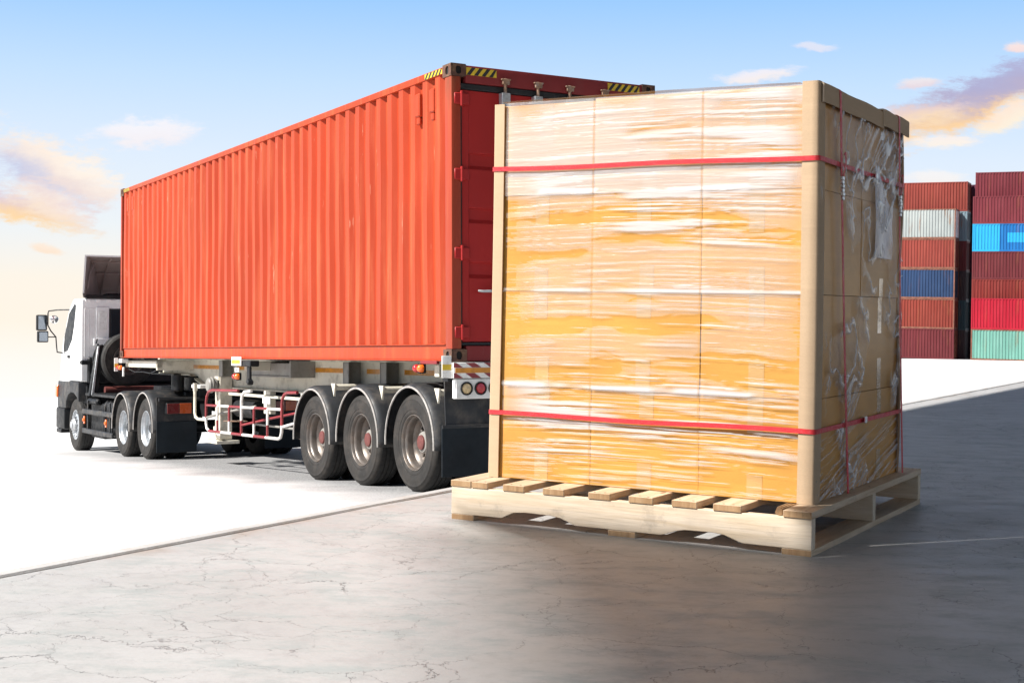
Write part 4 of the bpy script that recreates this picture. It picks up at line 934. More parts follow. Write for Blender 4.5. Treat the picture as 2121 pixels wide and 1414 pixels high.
def wooden_pallet():
    r = proot('wooden_pallet', 'pale new wooden pallet carrying the strapped load of boxes', 'pallet')
    def stringer(v):
        bot = [(-PLX, 0.021), (-1.16, 0.0215), (-1.135, 0.034), (-1.11, 0.045), (-1.06, 0.0495), (-0.96, 0.0485), (-0.92, 0.043), (-0.885, 0.031), (-0.86, 0.0215),
               (-0.53, 0.0212), (-0.51, 0.027), (-0.475, 0.040), (-0.44, 0.046), (-0.34, 0.0475), (-0.30, 0.043), (-0.265, 0.031), (-0.235, 0.0215), (0.0, 0.021)]
        top = [(0.0, 0.122), (-PLX, 0.122)]
        o = MB().prism(bot + top, 1, v, v + 0.038).build('stringer', M['wood'], r, bevel=0.0015)
    for v in (0.0, 0.735, PLY - 0.038): stringer(v)
    # prism on axis 1 keeps (x, z)
    random.seed(21)
    boards = [(-1.377, -1.292, 0), (-1.288, -1.222, 0.001), (-1.155, -1.067, 0), (-0.991, -0.905, 0), (-0.807, -0.723, 0), (-0.65, -0.561, 0.0005), (-0.489, -0.398, 0), (-0.339, -0.242, 0), (-0.095, 0.002, 0)]
    def board(a, b, z0, z1, y0, y1, name, jag=False):
        m = MB(); n = 14
        ring = []
        for i in range(n + 1):
            y = y0 + (y1 - y0) * i / n; w = 0.0012
            ja = random.uniform(-w, w) + 0.001 * math.sin(i * 0.9 + a * 30); jb = random.uniform(-w, w) + 0.001 * math.sin(i * 0.7 + b * 20)
            ring.append([(a + ja, y, z0), (b + jb, y, z0), (b + jb, y, z1), (a + ja, y, z1)])
        o = len(m.v); m.v += [p for q in ring for p in q]
        for i in range(n):
            for k in range(4): m.f.append((i * 4 + k, i * 4 + (k + 1) % 4, i * 4 + 4 + (k + 1) % 4, i * 4 + 4 + k)); m.m.append(0)
        m.f += [(0, 1, 2, 3), (n * 4 + 3, n * 4 + 2, n * 4 + 1, n * 4)]; m.m += [1, 1]
        q = m.build(name, [M['woodv'], M['endgrain']], r, bevel=0.0012)
        return q
    for a, b, dz in boards:
        q = board(a, b, 0.1225, 0.1452, -0.004, PLY + 0.002, 'deck_board')
        nl = MB()
        for yy in (0.016, 0.754, PLY - 0.02):
            for t in (0.28, 0.7):
                nl.lathe([(0.0042, -0.001), (0.0042, 0.0006), (0, 0.0007)], (a + (b - a) * t + random.uniform(-0.006, 0.006), yy + random.uniform(-0.008, 0.008), 0.1452), 2, 8)
        nl.build('nail', M['nail'], q)
    # split board end beside the near corner
    sp = MB()
    for k, (xa, xb, ya) in enumerate(((-0.143, -0.132, 0.05), (-0.132, -0.12, 0.028), (-0.12, -0.108, 0.012), (-0.108, -0.098, 0.03))):
        sp.add([(xa, ya, 0.124), (xb, ya + 0.012, 0.124), (xb, 0.6, 0.124), (xa, 0.6, 0.124), (xa + 0.003, ya + 0.014, 0.143), (xb - 0.002, ya + 0.022, 0.1445), (xb, 0.6, 0.145), (xa, 0.6, 0.145)],
               [(0, 3, 2, 1), (4, 5, 6, 7), (0, 1, 5, 4), (1, 2, 6, 5), (2, 3, 7, 6), (3, 0, 4, 7)])
    tag(sp.build('broken_board', M['endgrain'], r, smooth=0), 'short split and splintered deck board')
    for a, b in ((-1.376, -1.28), (-0.73, -0.626), (-0.10, 0.0)): board(a, b, 0.0, 0.0205, 0.0, PLY, 'bottom_board')
wooden_pallet()

ZS = [Z0, 0.496, 0.851, 1.21, Z1]
US = [-1.303, -0.887, -0.4635, -0.054]
VS = [V0 + 0.0105, 0.72, V1 - 0.007]
def boxes():
    random.seed(5)
    rows = ['bottom', 'second lowest', 'second highest', 'top']
    cols = ['at the left corner post', 'in the middle of the sunlit face', 'beside the near corner post']
    for i in range(4):
        for j in range(3):
            for k in range(2):
                if k == 1 and j != 2: continue
                a, b = US[j] + 0.0005, US[j + 1] - 0.0005; c, d = VS[k] + random.uniform(0.0, 0.004), VS[k + 1] - 0.002
                if j == 2: b -= random.uniform(0, 0.004)
                z0, z1 = ZS[i] + 0.0008, ZS[i + 1] - 0.0012
                if i == 3: z1 -= (0.012 if j == 0 else 0.004)
                m = MB()
                # slightly bulging faces: subdivided front and right faces
                n = 8
                def face(P, du, dv, nrm, bul):
                    vs_, fs = [], []
                    for q in range(n + 1):
                        for p in range(n + 1):
                            s, t = p / n, q / n; h = bul * math.sin(PI * s) * math.sin(PI * t)
                            vs_.append(Vector(P) + Vector(du) * s + Vector(dv) * t + Vector(nrm) * h)
                    for q in range(n):
                        for p in range(n): fs.append((q * (n + 1) + p, q * (n + 1) + p + 1, (q + 1) * (n + 1) + p + 1, (q + 1) * (n + 1) + p))
                    m.add(vs_, fs)
                face((a, c, z0), (b - a, 0, 0), (0, 0, z1 - z0), (0, -1, 0), 0.0)
                face((b, c, z0), (0, d - c, 0), (0, 0, z1 - z0), (1, 0, 0), 0.0)
                m.add([(a, c, z0), (b, c, z0), (b, d, z0), (a, d, z0), (a, c, z1), (b, c, z1), (b, d, z1), (a, d, z1)], [(0, 3, 2, 1), (4, 5, 6, 7), (2, 3, 7, 6), (3, 0, 4, 7)])
                lab = 'brown cardboard box in the %s layer %s' % (rows[i], cols[j]) if k == 0 else 'brown cardboard box in the %s layer at the far end of the shaded face' % rows[i]
                o = pobj(m, 'cardboard_box', M['box'], lab, 'box', 'cardboard boxes wrapped on the pallet', loc=((a + b) / 2, (c + d) / 2, z0), smooth=50)
                for v_ in o.data.vertices: pass
                tw = 0.028
                for (q0, q1) in ((z1 - random.uniform(0.09, 0.16), z1), (z0, z0 + random.uniform(0.07, 0.12))):
                    t = MB()
                    if k == 0: tc = (a + b) / 2 + random.uniform(-0.01, 0.01); t.box((tc - tw, c - 0.0008, q0), (tc + tw, c - 0.0003, q1))
                    else: tc = (c + d) / 2; t.box((b + 0.0003, tc - tw, q0), (b + 0.0008, tc + tw, q1))
                    t.build('packing_tape', M['boxtape'], o, ((a + b) / 2, (c + d) / 2, z0), smooth=0)
boxes()

def edge_boards():
    t, w, rr = 0.006, 0.058, 0.009
    def ell(sx, sy, w1=w, w2=w):
        """L outline with a rounded outer corner at the origin, legs towards -sx x and +sy y"""
        out = [(0 - sx * w1, 0), ] + [(-sx * (rr - rr * math.sin(a)), sy * (rr - rr * math.cos(a))) for a in (R_(q) for q in (0, 18, 36, 54, 72, 90))] + [(0, sy * w2)]
        ri = rr - t
        inn = [(-sx * t, sy * w2)] + [(-sx * (rr - ri * math.sin(a)), sy * (rr - ri * math.cos(a))) for a in (R_(q) for q in (90, 60, 30, 0))] + [(-sx * w1, sy * t)]
        return out + inn
    specs = [((U1, V0), (1, 1), 'tall tan cardboard corner post at the near corner of the load'), ((U0, V0), (-1, 1), 'tall tan cardboard corner post at the left end of the load'), ((U1 - 0.002, V1), (1, -1), 'thin tan cardboard corner post at the far end of the shaded face')]
    for (cx, cyy), (sx, sy), lab in specs:
        poly = [(cx + p[0], cyy + p[1]) for p in ell(sx, sy, 0.046 if sx < 0 else w, 0.07 if sy > 0 else 0.02)]
        m = MB(); n = 14
        top = Z1 + (0.006 if sx > 0 and sy > 0 else -0.006)
        k = len(poly)
        for i in range(n + 1):
            z = Z0 + (top - Z0) * i / n
            bx = 0.0025 * math.sin(i / n * PI * 1.3 + cx) if sy > 0 else 0.006 * math.sin(i / n * PI * 3.1)
            m.v += [(p[0] + bx, p[1] - abs(bx) * 0.4, z) for p in poly]
        for i in range(n):
            for j in range(k): m.f.append((i * k + j, i * k + (j + 1) % k, (i + 1) * k + (j + 1) % k, (i + 1) * k + j)); m.m.append(0)
        m.f += [tuple(range(k)), tuple(n * k + j for j in range(k))]; m.m += [1, 1]
        pobj(m, 'corner_post', [M['kraft'], M['kraft_edge']], lab, 'corner board', 'cardboard corner posts of the load', loc=(cx, cyy, Z0), smooth=12)
    # protectors over the top right edge
    for (ya, yb, dz, lab) in ((V0 + 0.022, 0.95, 0.004, 'long tan cardboard edge strip along the top of the shaded face'), (0.93, V1 + 0.02, 0.010, 'short tan cardboard edge strip at the far top end of the shaded face')):
        X, Zt = U1 + dz + 0.004, Z1 + dz
        out = [(X - 0.065, Zt)] + [(X - (0.009 - 0.009 * math.sin(a)), Zt - (0.009 - 0.009 * math.cos(a))) for a in (R_(q) for q in (0, 22, 45, 67, 90))] + [(X, Zt - 0.068)]
        inn = [(X - 0.0055, Zt - 0.068), (X - 0.0055, Zt - 0.009), (X - 0.009, Zt - 0.0055), (X - 0.065, Zt - 0.0055)]
        poly = out + inn; m = MB(); n = 10; k = len(poly)
        for i in range(n + 1):
            y = ya + (yb - ya) * i / n; b = 0.002 * math.sin(i * 1.1)
            m.v += [(p[0], y, p[1] + b) for p in poly]
        for i in range(n):
            for j in range(k): m.f.append((i * k + j, i * k + (j + 1) % k, (i + 1) * k + (j + 1) % k, (i + 1) * k + j)); m.m.append(0)
        m.f += [tuple(range(k)), tuple(n * k + j for j in range(k))]; m.m += [1, 1]
        pobj(m, 'edge_protector', [M['kraft'], M['kraft_edge']], lab, 'edge board', 'cardboard edge strips over the load', loc=(U1, ya, Z1), smooth=12)
edge_boards()

def ribbon(path, nrm, side, w, t, mb, mi=0):
    """flat band along path; nrm = outward normals, side = width directions"""
    o = len(mb.v); n = len(path)
    for p, q, s in zip(path, nrm, side):
        p, q, s = Vector(p), Vector(q), Vector(s)
        mb.v += [tuple(p + s * w / 2), tuple(p - s * w / 2), tuple(p - s * w / 2 + q * t), tuple(p + s * w / 2 + q * t)]
    for i in range(n - 1):
        for k in range(4): mb.f.append((o + i * 4 + k, o + i * 4 + (k + 1) % 4, o + i * 4 + 4 + (k + 1) % 4, o + i * 4 + 4 + k)); mb.m.append(mi)
    return mb

def straps():
    G = 0.0035
    def hstrap(z, lab, seal_v, dzr):
        r = 0.014; path, nr = [], []
        x0, x1, y0, y1 = U0 - G, U1 + G, V0 - G, V1 + G
        for (cx, cyy, a0) in ((x1 - r, y0 + r, -90), (x1 - r, y1 - r, 0), (x0 + r, y1 - r, 90), (x0 + r, y0 + r, 180)):
            for q in range(7):
                a = R_(a0 + 15 * q); path.append((cx + r * math.cos(a), cyy + r * math.sin(a), z)); nr.append((math.cos(a), math.sin(a), 0))
        path.append(path[0]); nr.append(nr[0])
        P, N_ = [], []
        for i in range(len(path) - 1):
            a, b = Vector(path[i]), Vector(path[i + 1]); seg = max(1, int((b - a).length / 0.08))
            for s in range(seg):
                p = a.lerp(b, s / seg); f = max(0, min(1, (p.y - V0) / (V1 - V0)))
                p.z += 0.0025 * math.sin(p.x * 7 + z * 9) + dzr * f; P.append(p); N_.append(Vector(nr[i]).lerp(Vector(nr[i + 1]), s / seg))
        P.append(P[0]); N_.append(N_[0])
        m = ribbon(P, N_, [(0, 0, 1)] * len(P), 0.0165, 0.0012, MB())
        o = pobj(m, 'packing_strap', M['strap'], lab, 'strap', 'red plastic straps round the load', loc=(U0, V0, z), smooth=40)
        zz = z + dzr * (seal_v - V0) / (V1 - V0)
        s = MB().box((x1 - 0.001, seal_v - 0.016, zz - 0.0115), (x1 + 0.004, seal_v + 0.016, zz + 0.0115)); s.box((x1 + 0.002, seal_v - 0.006, zz - 0.013), (x1 + 0.0055, seal_v + 0.004, zz + 0.013))
        s.build('seal', M['seal'], o, (U0, V0, z), bevel=0.001)
        tl = ribbon([(x1 + 0.003, seal_v - 0.016, zz), (x1 + 0.006, seal_v - 0.04, zz + 0.001), (x1 + 0.010, seal_v - 0.055, zz - 0.002)], [(1, 0, 0)] * 3, [(0, 0, 1)] * 3, 0.016, 0.0012, MB())
        tl.build('strap_end', M['strap'], o, (U0, V0, z), smooth=40)
    hstrap(1.311, 'upper horizontal red strap round the load of boxes', 0.86, -0.006)
    hstrap(0.391, 'lower horizontal red strap round the load of boxes', 0.762, 0.004)
    def vstrap(vt, vb, zs, lab, ex=0.0):
        r = 0.012; path, nr, sd = [], [], []
        def V(z): return vb + (vt - vb) * (z - 0.11) / (1.57 - 0.11)
        x1, x0 = U1 + 0.0090 + ex, U0 - 0.004; zt, zb = Z1 + 0.0050 + ex, 0.1195
        pts = [(x1 - 0.05, zb, 0, -1), (x1 - 0.012, zb, 0, -1), (x1, zb + 0.012, 1, 0)]
        for q in range(12): z = 0.15 + (1.50 - 0.15) * q / 11; pts.append((x1 - (0.003 * math.sin(PI * q / 11)), z, 1, 0))
        for q in range(5): a = R_(90 * q / 4); pts.append((x1 - r + r * math.cos(a), zt - r + r * math.sin(a), math.cos(a), math.sin(a)))
        pts += [(x1 - 0.09, zt, 0, 1), (-0.4, Z1 + 0.016, 0, 1), (-0.9, Z1 + 0.016, 0, 1), (x0 + r, zt, 0, 1), (x0, zt - r, -1, 0), (x0, 0.9, -1, 0), (x0, zb + 0.012, -1, 0), (x0 + 0.012, zb, 0, -1), (x1 - 0.05, zb, 0, -1)]
        for (x, z, nx_, nz_) in pts: path.append((x, V(z), z)); nr.append((nx_, 0, nz_)); sd.append((0, 1, 0))
        o = pobj(ribbon(path, nr, sd, 0.0215, 0.0012, MB()), 'packing_strap', M['strap'], lab, 'strap', 'red plastic straps round the load', loc=(U1, vt, zb), smooth=40)
        za, zb2 = zs; vv = V((za + zb2) / 2)
        s = MB()
        for q in range(6):
            z = za + (zb2 - za) * q / 6; s.box((x1 - 0.003, V(z) - 0.011 - 0.002 * (q % 2), z), (x1 + 0.005 + 0.0015 * (q % 2), V(z) + 0.011, z + (zb2 - za) / 6 - 0.0012))
        s.build('seal', M['seal'], o, (U1, vt, zb), bevel=0.001)
        tl = ribbon([(x1 + 0.002, vv + 0.004, zb2), (x1 + 0.008, vv + 0.012, zb2 + 0.05), (x1 + 0.006, vv + 0.014, zb2 + 0.085), (x1 + 0.001, vv + 0.006, zb2 + 0.075)], [(1, 0, 0)] * 4, [(0, 1, 0)] * 4, 0.013, 0.0012, MB())
        tl.build('strap_end', M['strap'], o, (U1, vt, zb), smooth=40)
    vstrap(0.36, 0.535, (1.185, 1.268), 'vertical red strap on the shaded face close to the near corner post')
    vstrap(1.145, 1.285, (1.175, 1.258), 'vertical red strap at the far end of the shaded face', 0.006)
straps()

# ------------------------------------------------------------------ stretch film
def vnoise(x, y, seed):
    rs = np.random.RandomState(seed); tab = rs.rand(257, 257)
    xi = np.floor(x).astype(int); yi = np.floor(y).astype(int); fx = x - xi; fy = y - yi
    fx = fx * fx * (3 - 2 * fx); fy = fy * fy * (3 - 2 * fy)
    a = tab[xi % 256, yi % 256]; b = tab[(xi + 1) % 256, yi % 256]; c = tab[xi % 256, (yi + 1) % 256]; d = tab[(xi + 1) % 256, (yi + 1) % 256]
    return (a * (1 - fx) + b * fx) * (1 - fy) + (c * (1 - fx) + d * fx) * fy
def fbm(x, y, seed, o=4, g=0.5):
    t = 0; w = 1; s = 0
    for i in range(o): t = t + w * vnoise(x * 2 ** i + 3.1 * i, y * 2 ** i + 7.7 * i, seed + i); s += w; w *= g
    return t / s
def sstep(a, b, x):
    t = np.clip((x - a) / (b - a), 0, 1); return t * t * (3 - 2 * t)

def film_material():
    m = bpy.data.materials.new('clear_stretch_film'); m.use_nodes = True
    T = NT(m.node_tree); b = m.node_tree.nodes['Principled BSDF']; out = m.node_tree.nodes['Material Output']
    at = T.new('ShaderNodeAttribute'); at.attribute_name = 'milky_sheen'
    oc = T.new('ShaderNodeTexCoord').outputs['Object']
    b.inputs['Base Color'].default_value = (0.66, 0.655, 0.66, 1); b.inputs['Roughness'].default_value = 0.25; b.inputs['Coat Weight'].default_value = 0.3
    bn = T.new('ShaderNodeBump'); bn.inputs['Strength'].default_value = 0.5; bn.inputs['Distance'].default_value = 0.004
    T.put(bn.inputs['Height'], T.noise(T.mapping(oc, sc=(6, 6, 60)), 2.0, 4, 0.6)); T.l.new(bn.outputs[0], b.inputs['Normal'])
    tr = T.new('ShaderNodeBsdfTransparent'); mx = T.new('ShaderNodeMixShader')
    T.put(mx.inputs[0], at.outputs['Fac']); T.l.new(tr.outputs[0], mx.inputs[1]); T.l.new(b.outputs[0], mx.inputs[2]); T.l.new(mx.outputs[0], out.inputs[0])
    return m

def film():
    verts, faces, milk_sheen = [], [], []
    def sheet(A, Z, P, alpha, cut, disp=None):
        """grid A x Z; P(a, z, d) -> xyz arrays; faces where the film is clear are left open"""
        base = sum(len(v) for v in verts)
        na, nz = A.shape
        xyz = P(A, Z, disp if disp is not None else np.zeros_like(A)).reshape(-1, 3)
        verts.append(xyz); milk_sheen.append(alpha.reshape(-1))
        i = np.arange(na - 1)[:, None] * nz + np.arange(nz - 1)[None, :]
        q = np.stack([i, i + nz, i + nz + 1, i + 1], -1).reshape(-1, 4)
        mx = np.max(alpha.reshape(-1)[q], axis=1)
        faces.append(q[mx > cut] + base)
    # ---- sunlit face: horizontal pull streaks, whitened film plus sky glints painted into the alpha
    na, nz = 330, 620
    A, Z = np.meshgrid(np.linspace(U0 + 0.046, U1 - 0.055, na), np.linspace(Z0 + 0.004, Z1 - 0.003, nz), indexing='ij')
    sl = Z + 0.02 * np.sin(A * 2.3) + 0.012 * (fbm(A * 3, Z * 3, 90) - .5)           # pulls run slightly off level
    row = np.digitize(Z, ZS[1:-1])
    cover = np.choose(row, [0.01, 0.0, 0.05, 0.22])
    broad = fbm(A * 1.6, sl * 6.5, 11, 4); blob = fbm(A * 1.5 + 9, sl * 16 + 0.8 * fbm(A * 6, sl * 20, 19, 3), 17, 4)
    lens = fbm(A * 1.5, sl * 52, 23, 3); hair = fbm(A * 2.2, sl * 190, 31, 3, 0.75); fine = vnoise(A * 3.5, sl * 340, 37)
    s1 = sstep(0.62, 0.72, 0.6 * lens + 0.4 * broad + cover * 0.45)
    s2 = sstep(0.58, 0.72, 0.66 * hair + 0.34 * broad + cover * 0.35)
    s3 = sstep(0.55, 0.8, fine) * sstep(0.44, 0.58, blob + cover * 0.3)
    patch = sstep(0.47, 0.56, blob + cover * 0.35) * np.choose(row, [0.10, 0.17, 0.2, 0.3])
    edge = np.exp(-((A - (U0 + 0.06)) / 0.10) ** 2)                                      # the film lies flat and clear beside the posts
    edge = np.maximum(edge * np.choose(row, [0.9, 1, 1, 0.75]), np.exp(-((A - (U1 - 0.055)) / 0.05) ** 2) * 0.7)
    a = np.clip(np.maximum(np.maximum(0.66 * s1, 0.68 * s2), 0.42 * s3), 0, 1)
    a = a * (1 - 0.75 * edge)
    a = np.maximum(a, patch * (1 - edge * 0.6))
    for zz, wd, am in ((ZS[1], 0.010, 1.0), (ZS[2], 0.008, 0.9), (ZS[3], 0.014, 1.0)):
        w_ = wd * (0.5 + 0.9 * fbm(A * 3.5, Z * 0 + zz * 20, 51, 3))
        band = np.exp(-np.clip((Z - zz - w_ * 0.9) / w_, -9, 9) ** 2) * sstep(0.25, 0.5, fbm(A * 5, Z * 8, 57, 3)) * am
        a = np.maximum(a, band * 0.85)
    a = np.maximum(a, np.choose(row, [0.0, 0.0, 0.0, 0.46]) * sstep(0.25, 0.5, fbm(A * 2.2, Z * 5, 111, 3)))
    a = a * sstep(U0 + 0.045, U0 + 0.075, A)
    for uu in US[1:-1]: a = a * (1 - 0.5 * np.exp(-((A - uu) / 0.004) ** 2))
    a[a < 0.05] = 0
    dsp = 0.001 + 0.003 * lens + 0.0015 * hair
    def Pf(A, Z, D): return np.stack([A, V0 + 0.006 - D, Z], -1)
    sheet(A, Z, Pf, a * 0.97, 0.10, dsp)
    # ---- shaded face: crumpled, pulled diagonally, crumple glints painted in as white alpha
    na, nz = 250, 430
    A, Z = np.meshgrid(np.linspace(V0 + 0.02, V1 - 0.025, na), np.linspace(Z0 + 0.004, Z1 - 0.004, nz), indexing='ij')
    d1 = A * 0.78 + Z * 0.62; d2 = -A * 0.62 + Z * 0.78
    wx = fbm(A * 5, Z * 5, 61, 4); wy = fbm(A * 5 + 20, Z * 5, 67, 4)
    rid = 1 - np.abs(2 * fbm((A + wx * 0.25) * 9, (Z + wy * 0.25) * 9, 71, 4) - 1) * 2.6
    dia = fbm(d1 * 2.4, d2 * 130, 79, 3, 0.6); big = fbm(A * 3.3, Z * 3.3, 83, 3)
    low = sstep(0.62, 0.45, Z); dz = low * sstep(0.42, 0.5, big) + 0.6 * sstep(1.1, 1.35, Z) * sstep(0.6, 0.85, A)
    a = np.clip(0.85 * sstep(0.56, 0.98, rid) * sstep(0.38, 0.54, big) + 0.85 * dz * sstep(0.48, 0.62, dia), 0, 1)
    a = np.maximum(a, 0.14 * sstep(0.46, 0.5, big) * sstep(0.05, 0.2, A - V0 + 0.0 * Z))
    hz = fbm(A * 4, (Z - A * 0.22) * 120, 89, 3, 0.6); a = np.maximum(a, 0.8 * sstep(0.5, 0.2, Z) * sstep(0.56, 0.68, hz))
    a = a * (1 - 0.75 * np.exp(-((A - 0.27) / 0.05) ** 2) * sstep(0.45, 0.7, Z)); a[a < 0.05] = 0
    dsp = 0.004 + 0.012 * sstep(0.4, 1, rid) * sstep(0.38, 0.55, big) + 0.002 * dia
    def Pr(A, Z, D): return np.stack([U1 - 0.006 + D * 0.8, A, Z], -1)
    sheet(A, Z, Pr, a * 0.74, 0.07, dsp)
    # ---- film folded over the top
    na, nz = 60, 40
    A, Z = np.meshgrid(np.linspace(U0 + 0.03, U1 - 0.07, na), np.linspace(V0 + 0.002, V1, nz), indexing='ij')
    h = Z1 + 0.002 + 0.012 * fbm(A * 5, Z * 5, 97, 3) * np.sin(np.clip((A - U0) / (U1 - U0), 0, 1) * PI)
    def Pt(A, Z, D): return np.stack([A, Z, D], -1)
    sheet(A, Z, Pt, 0.35 + 0.45 * fbm(A * 6, Z * 12, 101, 3), 0.0, h)
    V = np.concatenate(verts); F = np.concatenate(faces); K = np.concatenate(milk_sheen)
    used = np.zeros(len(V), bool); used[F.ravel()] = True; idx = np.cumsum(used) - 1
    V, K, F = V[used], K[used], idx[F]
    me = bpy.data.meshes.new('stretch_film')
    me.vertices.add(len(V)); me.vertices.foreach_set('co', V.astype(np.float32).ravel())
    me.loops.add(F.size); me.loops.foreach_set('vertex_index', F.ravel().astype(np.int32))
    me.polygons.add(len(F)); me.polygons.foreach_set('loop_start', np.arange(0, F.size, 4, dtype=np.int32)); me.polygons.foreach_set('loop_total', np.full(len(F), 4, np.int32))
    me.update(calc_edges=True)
    at = me.attributes.new('milky_sheen', 'FLOAT', 'POINT'); at.data.foreach_set('value', K.astype(np.float32))
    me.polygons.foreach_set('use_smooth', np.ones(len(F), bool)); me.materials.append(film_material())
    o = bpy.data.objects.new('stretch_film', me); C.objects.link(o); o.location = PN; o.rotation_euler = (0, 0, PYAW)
    tag(o, 'streaky clear stretch film wrapped tightly round the stack of boxes', 'film')
film()

def pouch():
    m = bpy.data.materials.new('pale_plastic_sheet'); m.use_nodes = True
    T = NT(m.node_tree); b = m.node_tree.nodes['Principled BSDF']; out = m.node_tree.nodes['Material Output']
    b.inputs['Base Color'].default_value = (0.52, 0.52, 0.62, 1); b.inputs['Roughness'].default_value = 0.25
    oc = T.new('ShaderNodeTexCoord').outputs['Object']
    bn = T.new('ShaderNodeBump'); bn.inputs['Strength'].default_value = 0.8; bn.inputs['Distance'].default_value = 0.01
    T.put(bn.inputs['Height'], T.noise(T.mapping(oc, sc=(10, 10, 4)), 1.6, 5)); T.l.new(bn.outputs[0], b.inputs['Normal'])
    tr = T.new('ShaderNodeBsdfTransparent'); mx = T.new('ShaderNodeMixShader'); T.put(mx.inputs[0], T.step(T.noise(oc, 9, 4), 0.3, 0.7, 0.4, 0.8)); T.l.new(tr.outputs[0], mx.inputs[1]); T.l.new(b.outputs[0], mx.inputs[2]); T.l.new(mx.outputs[0], out.inputs[0])
    n = 16; vs_, fs = [], []
    for i in range(n + 1):
        for j in range(n + 1):
            s, t = i / n, j / n; y = 0.85 + 0.25 * s; zt = 1.345 - 0.16 * s; z = 1.0 + (zt - 1.0) * t
            vs_.append((U1 + 0.0055 + 0.003 * math.sin(7 * s + 3 * t) * math.sin(5 * t), y, z))
    for i in range(n):
        for j in range(n): fs.append((i * (n + 1) + j, (i + 1) * (n + 1) + j, (i + 1) * (n + 1) + j + 1, i * (n + 1) + j + 1))
    pobj(MB().add(vs_, fs), 'plastic_sheet', m, 'pale bluish plastic sheet hanging on the shaded side of the load', 'plastic sheet', loc=(U1, 0.85, 1.0), smooth=60)
pouch()

# ------------------------------------------------------------------ container park in the distance
TH = R_(26.0); LD = Vector((-math.cos(TH), math.sin(TH), 0)); PD = Vector((math.sin(TH), math.cos(TH), 0))   # along a container to its far left end; to the row behind
PARK = {}
def park_mesh(H):
    if H in PARK: return PARK[H]
    L, Wd = 12.19, 2.44; d = {}
    b = MB().add(*corrugated(0.12, L - 0.12, 0.16, H - 0.1, 0.02, 0.07)); b.add(*corrugated(0.12, L - 0.12, 0.16, H - 0.1, Wd - 0.02, Wd - 0.07))
    d['side_wall'] = b.build('side_wall', M['white_plate'], smooth=20)
    f = MB()
    for x in (0, Wd - 0.11):
        for y in (0, L - 0.12): f.box((x, y, 0), (x + 0.11, y + 0.12, H))
        f.box((x + 0.012, 0.12, 0.0), (x + 0.098, L - 0.12, 0.16)); f.box((x + 0.012, 0.12, H - 0.1), (x + 0.098, L - 0.12, H - 0.01))
    for y in (0.01, L - 0.11): f.box((0.11, y, 0.0), (Wd - 0.11, y + 0.1, 0.15)); f.box((0.11, y, H - 0.16), (Wd - 0.11, y + 0.1, H - 0.004))
    d['frame'] = f.build('frame', M['white_plate'], smooth=0)
    e = MB().box((0.11, 0.05, 0.15), (Wd - 0.11, 0.09, H - 0.16))
    for x in (0.4, 0.9, 1.5, 2.0): e.cyl((x, 0.025, 0.08), (x, 0.025, H - 0.06), 0.022, 6)
    d['end_door'] = e.build('end_door', M['white_plate'], smooth=0)
    d['end_wall'] = MB().box((0.11, L - 0.09, 0.15), (Wd - 0.11, L - 0.05, H - 0.16)).build('end_wall', M['white_plate'], smooth=0)
    d['roof'] = MB().box((0.09, 0.1, H - 0.04), (Wd - 0.09, L - 0.1, H - 0.02)).build('roof', M['white_plate'], smooth=0)
    PARK[H] = d
    for k, o in d.items(): C.objects.unlink(o)
    return d
PM = {}
def park_mat(key):
    if key in PM: return PM[key]
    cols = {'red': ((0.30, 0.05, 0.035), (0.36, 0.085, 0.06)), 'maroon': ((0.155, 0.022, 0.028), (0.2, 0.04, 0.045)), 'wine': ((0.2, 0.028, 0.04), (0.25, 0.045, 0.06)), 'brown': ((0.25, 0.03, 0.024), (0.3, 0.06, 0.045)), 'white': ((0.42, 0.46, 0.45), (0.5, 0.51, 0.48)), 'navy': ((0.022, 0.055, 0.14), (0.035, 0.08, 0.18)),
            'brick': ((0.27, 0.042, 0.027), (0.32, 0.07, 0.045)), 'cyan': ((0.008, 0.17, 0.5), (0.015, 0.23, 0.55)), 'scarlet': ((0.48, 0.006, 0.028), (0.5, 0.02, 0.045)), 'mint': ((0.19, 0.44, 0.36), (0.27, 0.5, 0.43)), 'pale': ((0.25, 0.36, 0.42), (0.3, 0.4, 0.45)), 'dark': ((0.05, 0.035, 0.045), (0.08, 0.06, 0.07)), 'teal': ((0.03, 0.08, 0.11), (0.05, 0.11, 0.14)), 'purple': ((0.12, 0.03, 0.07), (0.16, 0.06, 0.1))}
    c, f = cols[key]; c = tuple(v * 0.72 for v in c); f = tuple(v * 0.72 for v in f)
    am = {'white': 0.85, 'mint': 0.45, 'pale': 0.7, 'navy': 0.2, 'brick': 0.4}.get(key, 0.25)
    PM[key] = paint_corr(key + '_container_paint', c, f, chip=(0.12, 0.06, 0.03) if key in ('mint', 'white') else (0.3, 0.25, 0.22), streak=0.6, chips=0.5 if key in ('mint', 'white') else 0.2, rough=0.55, rust=(0.2, 0.085, 0.03), rustamt=am, sc=0.45)
    if key == 'cyan':
        T = NT(PM[key].node_tree); b = PM[key].node_tree.nodes['Principled BSDF']; src = b.inputs['Base Color'].links[0].from_socket
        sp = T.new('ShaderNodeSeparateXYZ'); T.put(sp.inputs[0], T.new('ShaderNodeTexCoord').outputs['Object']); y, z = sp.outputs[1], sp.outputs[2]
        m1 = T.math('GREATER_THAN', y, 9.75)
        m2 = T.math('MULTIPLY', T.math('MULTIPLY', T.math('LESS_THAN', y, 9.05), T.math('GREATER_THAN', z, 0.85)), T.math('LESS_THAN', z, 1.75))
        T.put(b.inputs['Base Color'], T.mix(T.math('MAXIMUM', m1, m2), src, (0.015, 0.27, 0.5)))
    return PM[key]
M['park_rust'] = mat('rusty_corner', (0.16, 0.06, 0.035), 0.7, 0, 0.3, 2.0)
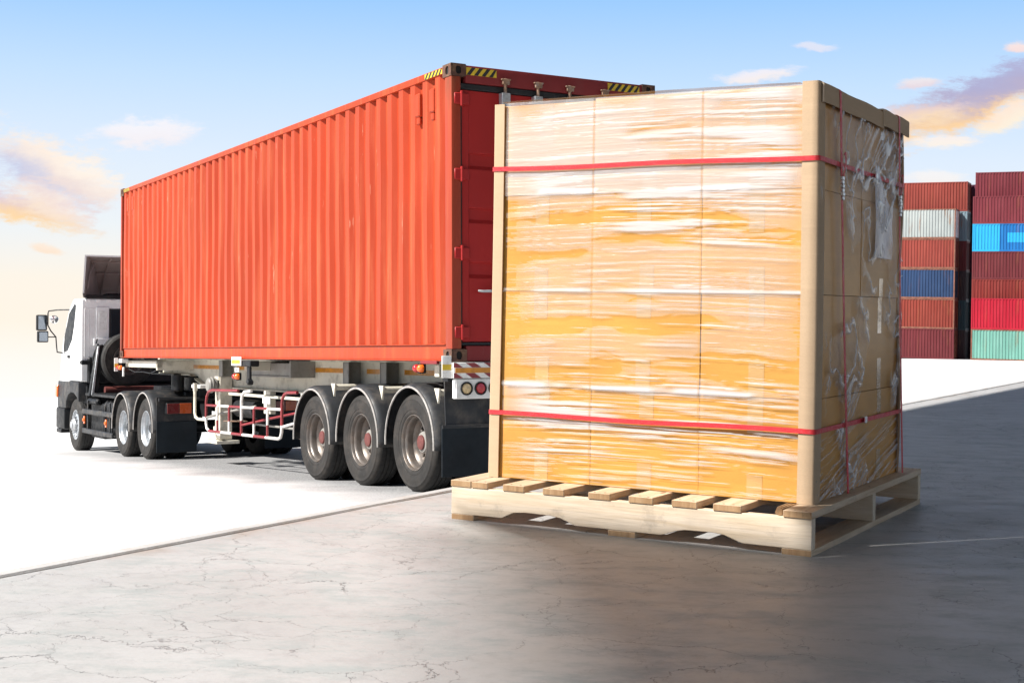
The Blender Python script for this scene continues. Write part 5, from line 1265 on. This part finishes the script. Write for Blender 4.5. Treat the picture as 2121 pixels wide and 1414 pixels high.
def park_container(base, key, label, H=2.59, group='stacked containers of the distant container park', frame=None, door=None):
    r = empty('container'); r.location = base; r.rotation_euler = (0, 0, math.atan2(-LD.x, LD.y)); tag(r, label, 'container', group)
    for k, o in park_mesh(H).items():
        c = o.copy(); C.objects.link(c); c.parent = r
        mm = park_mat(key) if k in ('side_wall', 'roof', 'end_wall') else (frame or park_mat(key)) if k == 'frame' else (door or park_mat(key))
        c.material_slots[0].link = 'OBJECT'; c.material_slots[0].material = mm
    return r
def at(px, py, Y):
    u, v = px2uv(px, py); return Vector((u * Y, Y, CAMH + v * Y))
# container local x runs to the right along PD?  (rotation maps local y to LD, local x to the row direction)
def stack(px, py, Y, keys, H=2.59, row=0, shift=0.0, z0=None, back=0.0):
    p = at(px, py, Y) - LD * back + PD * (2.62 * row) - LD * shift
    z = p.z if z0 is None else z0
    for key, lab, fr, dr in keys:
        if lab is not None: park_container((p.x, p.y, z), key, lab, H, frame=fr, door=dr)
        z += H + 0.012
    return z
RU = M['park_rust']
zL = stack(1975, 744, 134, H=2.896, keys=[('maroon', 'dark maroon container at the bottom of the near stack beside the pallet load', None, RU), ('brick', 'rusty brick red container second from the ground beside the pallet load', RU, None), ('navy', 'navy blue container halfway up the near stack beside the pallet load', RU, None),
    ('red', 'plain orange red container directly under the rusty white one', RU, None), ('white', 'rust streaked white container on top of the near stack', RU, M['white_plate'])])
zl0 = at(1975, 744, 134).z
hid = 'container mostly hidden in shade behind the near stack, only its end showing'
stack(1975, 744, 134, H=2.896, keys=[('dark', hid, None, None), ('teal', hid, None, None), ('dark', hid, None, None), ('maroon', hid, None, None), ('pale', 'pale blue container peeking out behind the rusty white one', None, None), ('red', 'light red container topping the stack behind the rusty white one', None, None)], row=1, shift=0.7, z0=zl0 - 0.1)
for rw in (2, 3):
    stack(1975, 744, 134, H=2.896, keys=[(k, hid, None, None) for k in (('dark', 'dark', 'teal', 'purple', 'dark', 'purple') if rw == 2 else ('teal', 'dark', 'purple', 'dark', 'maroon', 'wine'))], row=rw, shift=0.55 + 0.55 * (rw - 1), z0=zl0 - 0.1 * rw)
zr0 = at(2010, 745, 129).z
stack(2010, 745, 129, [('mint', 'mint green container on the ground at the right edge', RU, None), ('scarlet', 'bright scarlet container on top of the mint green one', None, None)], H=2.86, back=12.19)
L12 = 12.19
hid2 = 'container hidden low behind the mint and scarlet ones'
stack(2010, 745, 129, [('maroon', hid2, None, None), ('brown', hid2, None, None), ('brown', 'red brown container just above the bright scarlet one', None, None), ('maroon', 'dark maroon container directly under the bright blue one', None, None), ('cyan', 'bright blue container with lighter panels high in the right stack', None, None), ('wine', 'wine red container directly on top of the bright blue one', None, None)], row=1, shift=-0.35, z0=zr0 - 0.25, back=12.19)
stack(2010, 745, 129, [('maroon', hid2, None, None)] * 6 + [('wine', 'wine red container crowning the right stack, highest of all', None, None)], row=2, shift=-0.5, z0=zr0 - 0.35, back=12.19)
